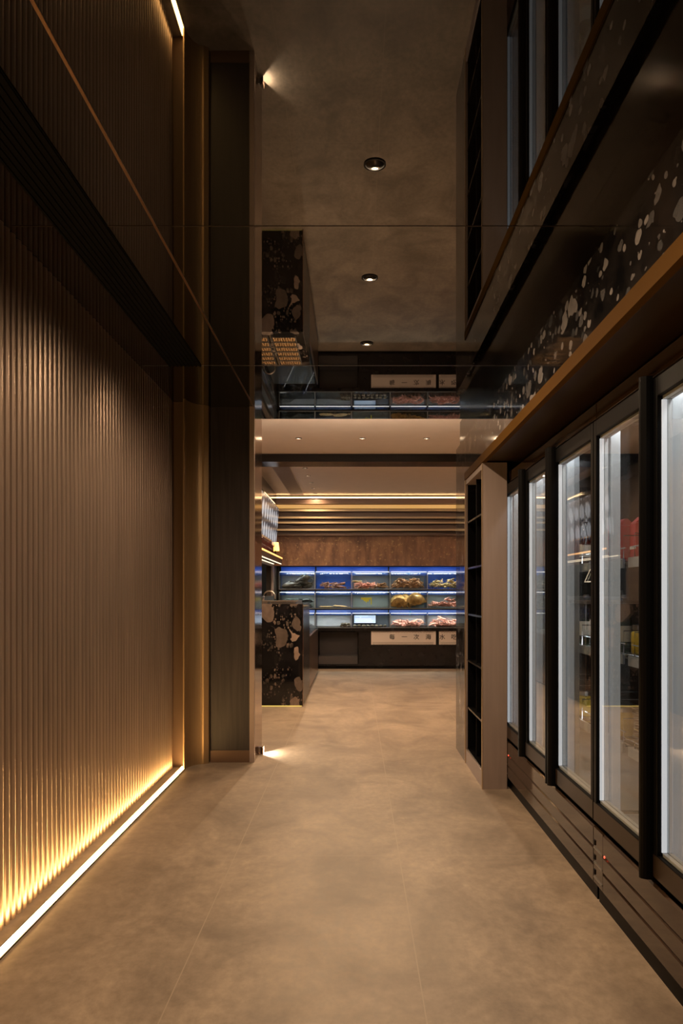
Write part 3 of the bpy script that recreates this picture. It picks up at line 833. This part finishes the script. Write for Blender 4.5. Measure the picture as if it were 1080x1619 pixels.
# ---------------------------------------------------------------- left service wall
t = thing('menu_screen', 'tilted lit menu screen showing rows of plates, high on the left wall', 'screen', (WL + 0.02, 10.40, 1.90))
m = MB()
pr = [(0.06, 0.0), (0.105, 0.60), (0.070, 0.60), (0.025, 0.0)]
m.prism(pr, 'y', -1.25, 1.2); m.build('housing', 'black', t)
m = MB(); e = 0.0008
m.bm.faces.new([m.bm.verts.new(p) for p in ((0.061 + e, -1.235, 0.012), (0.061 + e, 1.185, 0.012), (0.1045 + e, 1.185, 0.59), (0.1045 + e, -1.235, 0.59))])
m.build('display', 'menu', t)
for y in (-0.8, 0.8): MB().box(-0.019, 0.045, y - 0.02, y + 0.02, 0.30, 0.34).build('bracket', 'black', t)

t = thing('bar_shelf', 'bronze wall shelf with glowing amber edge above the service hatch', 'shelf', (WL + 0.001, 10.45, 1.64))
MB().box(0.0, 0.16, -1.35, 1.3, 0.02, 0.115).build('board', 'soffit', t)
MB().box(0.1605, 0.166, -1.35, 1.3, 0.090, 0.112).build('amber_edge_light', 'em_orange', t)
MB().box(0.135, 0.15, -1.35, 1.3, 0.010, 0.0195).build('white_light_line', 'em_white', t)
MB().box(0.02, 0.035, -1.35, 1.3, 0.010, 0.0195).build('rear_light_line', 'em_white', t)
ld = None
rb = thing('liquor_bottle', 'x', 'bottle')
MB().lathe([(0, 0), (0.03, 0), (0.032, 0.006), (0.032, 0.11), (0.012, 0.145), (0.011, 0.185), (0, 0.185)], 14).build('body', 'redbottle', rb, smooth=True)
MB().lathe([(0, 0.1855), (0.013, 0.1855), (0.013, 0.205), (0, 0.205)], 12).build('cap', 'brass', rb)
for k in range(13):
    o = rb if k == 0 else dup(rb)
    place(o, (WL + 0.09, 9.25 + k * 0.135, 1.7555), 0, 'dark red bottle on the amber lit wall shelf under the menu screen', 'dark bottles on the bar shelf')
t = thing('amber_lamp', 'small glowing amber lamp at the far end of the wall shelf', 'lamp', (WL + 0.09, 11.45, 1.7555))
MB().lathe([(0, 0), (0.04, 0), (0.04, 0.01), (0.008, 0.02), (0.008, 0.09), (0, 0.09)], 16).build('base', 'black', t)
MB().lathe([(0.062, 0.085), (0.046, 0.215)], 18).build('shade', 'em_shade', t, smooth=True)

t = thing('lantern', 'square black lantern with glowing gold edges inside the service hatch', 'lamp', (WL - 0.30, 10.75, 1.161))
MB().box(-0.05, 0.05, -0.05, 0.05, 0.0, 0.20).build('stand', 'brass', t)
m = MB()
def frus(m, r0, r1, z0, z1):
    a = [m.bm.verts.new((x * r0, y * r0, z0)) for x, y in ((-1, -1), (1, -1), (1, 1), (-1, 1))]
    b = [m.bm.verts.new((x * r1, y * r1, z1)) for x, y in ((-1, -1), (1, -1), (1, 1), (-1, 1))]
    for i in range(4): m.bm.faces.new((a[i], a[(i + 1) % 4], b[(i + 1) % 4], b[i]))
    m.bm.faces.new(a[::-1]); m.bm.faces.new(b)
frus(m, 0.17, 0.11, 0.201, 0.38); m.build('shade', 'black', t)
m = MB(); m.tube([(0.172, -0.172, 0.203), (0.172, 0.172, 0.203)], 0.008, 6); m.tube([(0.112, -0.112, 0.378), (0.112, 0.112, 0.378)], 0.008, 6)
for s in (-1, 1): m.tube([(0.172, s * 0.172, 0.203), (0.112, s * 0.112, 0.378)], 0.007, 6)
m.build('glow_edge', 'em_white', t)
# steel frame of the hatch
t = thing('hatch_frame', 'steel frame around the dark service hatch on the left wall', 'frame', (WL, 10.3, 1.16))
m = MB(); m.box(0.0005, 0.03, 1.36, 1.44, 0.0, 0.46); m.build('side_post', 'rosebronze', t)
m = MB(); m.box(0.0005, 0.035, -1.4, 1.44, -0.14, -0.001); m.build('sill', 'steel', t)

# ---------------------------------------------------------------- tank wall
TX = [-1.215, -0.642, -0.060, 0.550, 1.143, 1.735]
ROW = {'top': (1.262, 1.535), 'middle': (0.958, 1.212), 'bottom': (0.656, 0.880)}
COLS = ('leftmost', 'second from the left', 'centre', 'fourth from the left', 'rightmost')
t = thing('tank_rack', 'blue backed steel rack carrying three rows of fish tanks', 'rack', (0, 12.0, 0))
MB().box(-1.25, 1.80, 0.46, 0.47, 0.66, 1.635).build('back_panel', 'blue', t)
m = MB()
for x in (-1.235, -0.652, 0.545, 1.75): m.box(x - 0.010, x + 0.010, 0.435, 0.459, 0.655, 1.634)
m.build('post', 'black', t)
for z in (ROW['top'][0], ROW['middle'][0]):
    MB().box(-1.25, 1.80, 0.005, 0.434, z - 0.022, z - 0.002).build('shelf', 'blackgloss', t)
for x, r in ((0.88, 'top'), (0.90, 'bottom'), (-1.13, 'middle')):
    z0, z1 = ROW[r]
    MB().tube([(x, 0.447, z0), (x, 0.447, z1 + 0.03)], 0.028 if False else 0.0115, 10).build('pipe', 'bluepipe', t, smooth=True)
for k in range(5):  # added lamps that brighten the blue back panel
    ld = bpy.data.lights.new('added_panel_fill', 'AREA'); ld.shape = 'RECTANGLE'; ld.size = 0.5; ld.size_y = 0.02; ld.energy = 0.20; ld.color = (0.7, 0.85, 1.0)
    lo = bpy.data.objects.new('added_panel_fill', ld); COL.objects.link(lo); lo.parent = t
    lo.location = (-0.93 + k * 0.59, 0.36, 1.545); lo.rotation_euler = (math.radians(125), 0, 0)
# cabinet
t = thing('tank_cabinet', 'black stone base cabinet with an open recess under the fish tanks', 'cabinet', (0, 12.0, 0))
m = MB()
m.box(-1.25, 1.80, -0.03, 0.48, 0.600, 0.652); m.build('worktop', 'cabinet', t)
m = MB()
m.box(-1.25, -0.60, 0, 0.46, 0.05, 0.599); m.box(-0.60, 0.13, 0.42, 0.46, 0.05, 0.599)
m.box(0.05, 1.80, 0, 0.41, 0.05, 0.599); m.box(-0.60, 0.05, 0, 0.41, 0.05, 0.075)
m.build('body', 'cabinet', t)
m = MB(); m.box(-0.585, 0.035, 0.36, 0.405, 0.076, 0.57); m.build('recess_liner', 'cabinet_in', t)
MB().box(-0.585, 0.035, 0.02, 0.355, 0.0755, 0.20).build('recess_step', 'cabinet_in', t)
MB().box(-1.25, 1.80, 0.03, 0.44, 0, 0.0495).build('plinth', 'black', t)

def text_obj(ch, size, loc, parent, mat):
    cu = bpy.data.curves.new('character', 'FONT'); cu.body = ch; cu.size = size; cu.extrude = 0.0006
    cu.align_x = 'CENTER'; cu.align_y = 'CENTER'
    o = bpy.data.objects.new('tmp', cu); COL.objects.link(o)
    dg = bpy.context.evaluated_depsgraph_get()
    me = bpy.data.meshes.new_from_object(o.evaluated_get(dg))
    bpy.data.objects.remove(o)
    bm = bmesh.new(); bm.from_mesh(me)           # bold strokes: the same outline set three times, hair-widths apart
    for dx, dy in ((0.0022, 0.0), (0.0011, 0.0016)):
        g = bmesh.ops.duplicate(bm, geom=list(bm.faces)[:len(me.polygons)])['geom']
        bmesh.ops.translate(bm, verts=[v for v in g if isinstance(v, bmesh.types.BMVert)], vec=(dx, dy, 0.0001))
    bm.to_mesh(me); bm.free()
    me.materials.clear(); me.materials.append(M[mat])
    ob = bpy.data.objects.new('character', me); COL.objects.link(ob)
    ob.location = loc; ob.rotation_euler = (PI / 2, 0, 0); ob.parent = parent
    return ob
def sign(label, x0, x1, chars, fret):
    t = thing('metal_sign', label, 'sign', (x0, 11.996, 0.386), 0)
    W, Hh = x1 - x0, 0.232
    MB().box(0, W, -0.006, 0.0, 0, Hh).build('plate', 'plate', t)
    m = MB()
    n = int(fret / 0.022)
    for k in range(n):
        for zz in (0.022, Hh - 0.022):
            for dz in (-0.011, 0.011):
                x = 0.022 + k * 0.022
                sg = 1 if (k % 2) else -1
                m.prism([(x - 0.002, zz + dz - sg * 0.008), (x + 0.005, zz + dz - sg * 0.008), (x + 0.0225, zz + dz + sg * 0.008), (x + 0.0155, zz + dz + sg * 0.008)], 'y', -0.0070, -0.0061)
    m.build('fret_border', 'ink', t)
    for ch, x in chars: text_obj(ch, 0.092, (x, -0.0072, Hh / 2), t, 'ink')
    return t
sign('long brushed metal sign with fret borders and four characters under the tanks', 0.25, 1.275, [('每', 0.33), ('一', 0.525), ('次', 0.715), ('海', 0.905)], 0.98)
sign('brushed metal sign at the right end, cut off by the jamb, beginning with 水', 1.325, 2.1 - 0.36, [('水', 0.05), ('吃', 0.235)], 0.36)

def make_tank(w, h, loc, label, group, pale):
    t = thing('fish_tank', label, 'fish tank', loc, 0, group)
    d = 0.42; g = 0.007
    m = MB()
    m.box(0, w, 0, g, 0, h); m.box(0, w, d - g, d, 0, h)
    m.box(0, g, g, d - g, 0, h); m.box(w - g, w, g, d - g, 0, h); m.box(g, w - g, g, d - g, 0, g)
    m.build('glass', 'tank_glass', t)
    m = MB(); m.box(g + 0.001, w - g - 0.001, g + 0.001, d - g - 0.001, h * 0.86, h * 0.865); m.build('water_surface', 'water', t)
    m = MB(); m.box(0.012, w - 0.012, 0.0, 0.018, h + 0.001, h + 0.006); m.build('light_bar', 'em_tank', t)
    m = MB(); m.box(-0.0015, 0.0035, -0.003, -0.0005, 0, h); m.box(w - 0.0035, w + 0.0015, -0.003, -0.0005, 0, h); m.box(0.0035, w - 0.0035, -0.003, -0.0005, 0, 0.006); m.build('edge_seal', 'alu', t)
    ld = bpy.data.lights.new('tank_lamp', 'AREA'); ld.shape = 'RECTANGLE'; ld.size = w * 0.85; ld.size_y = 0.010
    ld.energy = P_TANK * (1.6 if pale == 'lilac' else 1.0); ld.color = (1.0, 0.96, 0.90)
    lo = bpy.data.objects.new('tank_lamp', ld); COL.objects.link(lo); lo.parent = t
    lo.location = (w / 2, 0.10, h - 0.004); lo.rotation_euler = (math.radians(22), 0, 0)
    if pale:
        m = MB(); m.box(g + 0.002, w - g - 0.002, d - g - 0.006, d - g - 0.002, g + 0.002, h * 0.84); m.build('backing', pale, t)
    return t
M['lilac'] = P('pale_lilac_backing', (0.48, 0.44, 0.47), 0.5)
M['slate'] = P('slate_backing', (0.12, 0.12, 0.15), 0.5)
M['steelgrey'] = P('grey_backing', (0.22, 0.23, 0.225), 0.5)
back = {('top', 0): 'slate', ('top', 1): None, ('top', 2): 'slate', ('top', 3): 'slate', ('top', 4): None,
        ('middle', 0): 'steelgrey', ('middle', 1): 'slate', ('middle', 2): 'steelgrey', ('middle', 3): 'steelgrey', ('middle', 4): 'steelgrey',
        ('bottom', 0): 'lilac', ('bottom', 1): 'lilac', ('bottom', 2): 'slate', ('bottom', 3): 'lilac', ('bottom', 4): 'lilac'}
what = {('top', 0): 'holding grey fish', ('top', 1): 'holding brown lobsters', ('top', 2): 'holding pink shrimp', ('top', 3): 'full of brown crabs', ('top', 4): 'holding pale yellow crabs',
        ('middle', 0): 'holding dark eels', ('middle', 1): 'with two tan flatfish', ('middle', 2): 'with a yellow card inside', ('middle', 3): 'full of golden shells', ('middle', 4): 'holding rosy crabs',
        ('bottom', 0): 'behind the counter edge, nearly empty', ('bottom', 1): 'with pale backing and clams', ('bottom', 2): 'with a blue screen and clams', ('bottom', 3): 'with pink prawns', ('bottom', 4): 'with pink prawns'}
TB = {}
for r, (z0, z1) in ROW.items():
    for i in range(5):
        x0, x1 = TX[i] + 0.004, TX[i + 1] - 0.004
        zz = z0 if r != 'bottom' else 0.653
        TB[(r, i)] = (x0, x1, zz)
        make_tank(x1 - x0, z1 - zz, (x0, 12.0, zz), 'lit fish tank %s, %s of the %s row' % (what[(r, i)], COLS[i], r), 'fish tanks in the rack', back[(r, i)])

# ---- animals (each body one mesh)
def crab_mesh(name, mat):
    m = MB()
    m.ell((0, 0, 0.030), (0.052, 0.040, 0.022), 14, 8)
    for s in (-1, 1):
        for k in range(4):
            a = math.radians(-35 + k * 28)
            dx, dy = math.cos(a) * s, math.sin(a)
            m.tube([(0.040 * s, dy * 0.03, 0.028), (dx * 0.078, dy * 0.06, 0.048), (dx * 0.108, dy * 0.095, 0.004)], [0.008, 0.006, 0.002], 6)
        m.tube([(0.038 * s, -0.025, 0.03), (0.068 * s, -0.058, 0.038)], [0.008, 0.009], 6)
        m.ell((0.060 * s, -0.080, 0.038), (0.013, 0.026, 0.012), 8, 6)
        m.tube([(0.066 * s, -0.095, 0.038), (0.052 * s, -0.122, 0.036)], [0.006, 0.001], 6)
        m.tube([(0.055 * s, -0.095, 0.038), (0.040 * s, -0.118, 0.040)], [0.006, 0.001], 6)
        m.ell((0.012 * s, -0.040, 0.046), (0.004, 0.004, 0.006), 6, 5)
    return m.build(name, mat, smooth=True)
def shrimp_mesh(name, mat, sc=1.0):
    m = MB(); pts = []; rd = []
    for k in range(9):
        a = k / 8 * PI * 0.75
        pts.append((0.055 * math.cos(a) * sc, 0.050 * math.sin(a) * sc, (0.016 + 0.006 * math.sin(a)) * sc)); rd.append(0.015 * sc * (1 - 0.065 * k))
    m.tube(pts, rd, 8)
    m.tube([pts[0], (0.058 * sc, -0.030 * sc, 0.020 * sc)], [0.014 * sc, 0.002], 8)
    e = pts[-1]
    for s in (-1, 1):
        m.tube([e, (e[0] - 0.02 * sc, e[1] - 0.018 * sc, e[2] + s * 0.010 * sc)], [0.007 * sc, 0.003 * sc], 6)
        m.tube([(0.058 * sc, -0.022 * sc, 0.022 * sc), (0.058 * sc + s * 0.02 * sc, -0.07 * sc, 0.034 * sc), (0.05 * sc + s * 0.045 * sc, -0.115 * sc, 0.02 * sc)], 0.0016, 4)
    for k in range(1, 7):
        p = pts[k]
        m.tube([p, (p[0] * 0.72, p[1] * 0.72, 0.002)], [0.004 * sc, 0.001], 4)
    return m.build(name, mat, smooth=True)
def fish_mesh(name, mat, L=0.26, fat=1.0):
    m = MB()
    n = 10
    rr = [0.010, 0.026, 0.038, 0.042, 0.040, 0.034, 0.026, 0.018, 0.011, 0.010]
    pts = [(-L / 2 + L * k / (n - 1), 0.018 * math.sin(k * 0.6), 0.045) for k in range(n)]
    m.tube(pts, [r * fat for r in rr], 10, flat=1.25)
    e = pts[-1]
    m.prism([(e[0] - 0.005, 0.04), (e[0] + 0.045, 0.012), (e[0] + 0.032, 0.045), (e[0] + 0.045, 0.080)], 'y', e[1] - 0.003, e[1] + 0.003)
    m.prism([(-0.04, 0.085), (0.05, 0.08), (0.03, 0.112), (-0.02, 0.108)], 'y', 0.008, 0.014)
    for s in (-1, 1): m.ell((-L / 2 + 0.035, s * 0.024, 0.055), (0.006, 0.004, 0.006), 6, 5)
    return m.build(name, mat, smooth=True)
def eel_mesh(name, mat):
    m = MB(); n = 16
    pts = [(-0.22 + 0.44 * k / (n - 1), 0.04 * math.sin(k * 0.75), 0.026 + 0.02 * math.sin(k * 0.5)) for k in range(n)]
    m.tube(pts, [0.012, 0.020, 0.024] + [0.024 - 0.0015 * k for k in range(n - 3)], 10)
    m.prism([(-0.12, 0.045), (0.20, 0.045), (0.18, 0.066), (-0.08, 0.064)], 'y', -0.002, 0.002)
    return m.build(name, mat, smooth=True)
def flat_mesh(name, mat):
    m = MB()
    m.ell((0, 0, 0.016), (0.12, 0.075, 0.014), 18, 8)
    m.prism([(0.105, -0.012), (0.165, -0.032), (0.165, 0.032), (0.105, 0.012)], 'z', 0.008, 0.014)
    m.ell((-0.085, -0.02, 0.030), (0.008, 0.008, 0.006), 6, 5); m.ell((-0.085, 0.02, 0.030), (0.008, 0.008, 0.006), 6, 5)
    return m.build(name, mat, smooth=True)
def shell_mesh(name, mat):
    """fan shaped ribbed shell standing on its hinge"""
    m = MB(); n = 17; bm = m.bm
    for s in (-1, 1):
        rows_ = []
        for j in range(5):
            t_ = j / 4
            row = []
            for k in range(n):
                a = math.radians(10 + 160 * k / (n - 1))
                R = 0.105 * t_ * (1 + (0.03 if k % 2 else 0))
                row.append(bm.verts.new((R * math.cos(a), s * (0.026 * math.sin(t_ * PI * 0.9) + (0.003 if k % 2 else 0) * t_ + 0.002), 0.012 + R * math.sin(a) * 1.05)))
            rows_.append(row)
        for r0, r1 in zip(rows_, rows_[1:]):
            for k in range(n - 1): bm.faces.new((r0[k], r0[k + 1], r1[k + 1], r1[k]))
    m.box(-0.03, 0.03, -0.012, 0.012, 0.0, 0.018)
    return m.build(name, mat, smooth=True, fixn=True)
def clam_mesh(name, mat):
    m = MB(); m.ell((0, 0, 0.016), (0.030, 0.023, 0.016), 12, 8); m.ell((0.0, 0.018, 0.018), (0.012, 0.008, 0.008), 8, 6)
    return m.build(name, mat, smooth=True)
def fill(src, key, spots, label, cat, group, tiltmax=0.0, scale=1.0, seen=set()):
    x0, x1, z0 = TB[key]
    for (fx, fy, fz, rz) in spots:
        o = src if src.name not in seen else src.copy()
        if src.name in seen: COL.objects.link(o)
        seen.add(src.name)
        o.rotation_euler = (random.uniform(-tiltmax, tiltmax), random.uniform(-tiltmax, tiltmax), rz)
        o.scale = (scale,) * 3
        R = o.rotation_euler.to_matrix() * scale
        vs = [R @ v.co for v in o.data.vertices]
        p = [x0 + fx * (x1 - x0), 12.0 + fy, z0 + 0.009 + fz]
        for ax, (lo_, hi_) in enumerate(((x0 + 0.011, x1 - 0.011), (12.011, 12.398), (z0 + 0.0085, 9))):
            mn, mx = min(v[ax] for v in vs), max(v[ax] for v in vs)
            p[ax] = max(p[ax], lo_ - mn)
            if mx - mn < hi_ - lo_: p[ax] = min(p[ax], hi_ - mx)
        o.location = p
        tag(o, label, cat, group)
def heap(nx, ny, layers, lz, jx=0.015, x_lo=0.12, x_hi=0.88):
    s = []
    for l in range(layers):
        n = nx - l
        for i in range(n):
            for j in range(ny):
                fx = x_lo + (x_hi - x_lo) * ((i + 0.5 + 0.0 * l) / n if n > 1 else 0.5)
                s.append((fx + random.uniform(-jx, jx), 0.11 + j * 0.15 + random.uniform(-0.02, 0.02), l * lz, random.uniform(-0.9, 0.9)))
    return s
cr = crab_mesh('crab', 'crab'); cp = crab_mesh('pale_crab', 'crab_pale'); rc = crab_mesh('rosy_crab', 'shrimp')
fill(cr, ('top', 3), heap(5, 2, 4, 0.038), 'brown crab in the heap filling the fourth top row tank', 'crab', 'brown crabs in the top row', 0.4, 0.85)
fill(cp, ('top', 4), heap(4, 2, 3, 0.045), 'pale yellow crab in the heap in the rightmost top row tank', 'crab', 'pale crabs in the top row', 0.4, 0.85)
fill(rc, ('middle', 4), heap(4, 2, 2, 0.045) + [(0.62, 0.2, 0.10, 0.4)], 'rosy crab in the heap in the rightmost middle row tank', 'crab', 'rosy crabs in the middle row', 0.4, 0.85)
fs = fish_mesh('grey_fish', 'fish')
fill(fs, ('top', 0), [(0.30, 0.12, 0.0, 0.3), (0.34, 0.25, 0.02, -0.4), (0.70, 0.13, 0.06, -0.5), (0.66, 0.26, 0.10, 0.5), (0.72, 0.20, 0.0, 2.6), (0.56, 0.30, 0.03, 3.0), (0.70, 0.10, 0.12, 2.7)], 'dark grey fish crowded in the leftmost top row tank', 'fish', 'grey fish in the top row', 0.3)
lb = shrimp_mesh('lobster', 'lobster', 1.3)
fill(lb, ('top', 1), heap(4, 2, 2, 0.055, x_hi=0.80), 'brown lobster in the second top row tank', 'lobster', 'lobsters in the top row', 0.3)
sp = shrimp_mesh('pink_shrimp', 'shrimp', 1.1)
fill(sp, ('top', 2), heap(5, 2, 3, 0.030, x_lo=0.10, x_hi=0.60), 'pink shrimp in the heap in the centre top row tank', 'shrimp', 'pink shrimp in the top row', 0.4)
y1 = cp.copy(); COL.objects.link(y1)
x0, x1, z0 = TB[('top', 2)]
y1.location = (x0 + 0.075, 12.08, z0 + 0.10); y1.rotation_euler = (0, 0, 0.4); tag(y1, 'pale yellow crab on top of the pink shrimp in the centre top row tank', 'crab'); del y1['group']
cr2 = heap(2, 2, 2, 0.05, x_lo=0.62, x_hi=0.97)
fill(cr, ('top', 2), cr2, 'brown crab at the right side of the centre top row tank', 'crab', 'brown crabs beside the shrimp', 0.3, 0.8)
el = eel_mesh('dark_eel', 'eel')
fill(el, ('middle', 0), [(0.55, 0.10, 0.0, 0.1), (0.50, 0.18, 0.02, -0.2), (0.55, 0.26, 0.06, 0.25), (0.52, 0.14, 0.08, 3.3), (0.5, 0.30, 0.01, 2.9)], 'dark eel coiled in the leftmost middle row tank', 'eel', 'eels in the middle row', 0.15)
ff = flat_mesh('flatfish', 'flatfish')
fill(ff, ('middle', 1), [(0.30, 0.12, 0.0, 0.15)], 'tan flatfish on the tank bottom, left of two', 'fish', 'flatfish in the middle row')
fill(ff, ('middle', 1), [(0.70, 0.12, 0.01, 0.1)], 'tan flatfish on the tank bottom, right of two', 'fish', 'flatfish in the middle row', 0.12)
sh = shell_mesh('golden_shell', 'shell')
shl = [(0.17, 0.10, 0.0, 0.2), (0.15, 0.24, 0.06, -0.3), (0.40, 0.16, 0.0, 0.9), (0.46, 0.26, 0.07, -0.8), (0.64, 0.10, 0.04, 0.2), (0.82, 0.12, 0.05, -0.3), (0.72, 0.26, 0.09, 0.2), (0.88, 0.26, 0.08, 0.5), (0.55, 0.20, 0.0, 1.3), (0.30, 0.32, 0.06, 0.1)]
fill(sh, ('middle', 3), shl, 'golden fan shaped shell in the fourth middle row tank', 'shell', 'golden shells in the middle row', 0.25, 1.25)
pr_ = shrimp_mesh('pink_prawn', 'shrimp', 1.25)
fill(pr_, ('bottom', 3), heap(6, 2, 3, 0.030), 'pink prawn in the heap in the fourth bottom row tank', 'prawn', 'prawns in the fourth bottom tank', 0.3)
fill(pr_, ('bottom', 4), heap(5, 2, 3, 0.030) + [(0.4, 0.15, 0.09, 0.5), (0.42, 0.2, 0.12, 1.5)], 'pink prawn in the heap in the rightmost bottom row tank', 'prawn', 'prawns in the rightmost bottom tank', 0.3)
cl = clam_mesh('brown_clam', 'clam')
fill(cl, ('bottom', 2), heap(8, 2, 1, 0.02, 0.01, 0.02, 0.95), 'brown clam lying below the blue screen in the centre bottom tank', 'clam', 'clams in the centre bottom tank', 0.3)
fill(cl, ('bottom', 1), heap(4, 2, 2, 0.03, 0.01, 0.70, 0.96) , 'brown clam at the right of the second bottom row tank', 'clam', 'clams in the second bottom tank', 0.3)

# yellow card, blue screen
x0, x1, z0 = TB[('middle', 2)]
t = thing('yellow_card', 'yellow drip edged card hanging inside the centre middle row tank', 'card', (x0 + 0.23, 12.03, z0 + 0.09))
pr = [(-0.085, 0.085), (0.085, 0.085), (0.085, -0.03), (0.07, -0.03), (0.066, 0.055), (0.045, 0.05), (0.03, 0.01), (0.015, 0.03), (0.0, -0.005), (-0.02, 0.03), (-0.035, 0.02), (-0.05, 0.05), (-0.085, 0.055)]
MB().prism(pr, 'y', 0, 0.006).build('sheet', 'em_yellow', t)
x0, x1, z0 = TB[('bottom', 2)]
t = thing('price_screen', 'small glowing blue screen with lines of text in the centre bottom row tank', 'screen', (x0 + 0.21, 12.30, z0 + 0.055))
MB().box(-0.185, 0.185, 0, 0.02, 0, 0.15).build('housing', 'black', t)
MB().box(-0.175, 0.175, -0.002, -0.0003, 0.008, 0.142).build('display', 'em_screen', t)
m = MB()
for k, (a, b) in enumerate(((0.15, 0.05), (0.06, -0.08), (0.16, 0.1), (0.16, 0.14), (0.15, 0.12))):
    z = 0.120 - k * 0.024
    m.box(-a, b, -0.0032, -0.0022, z, z + 0.006)
m.build('text_line', 'em_text', t)
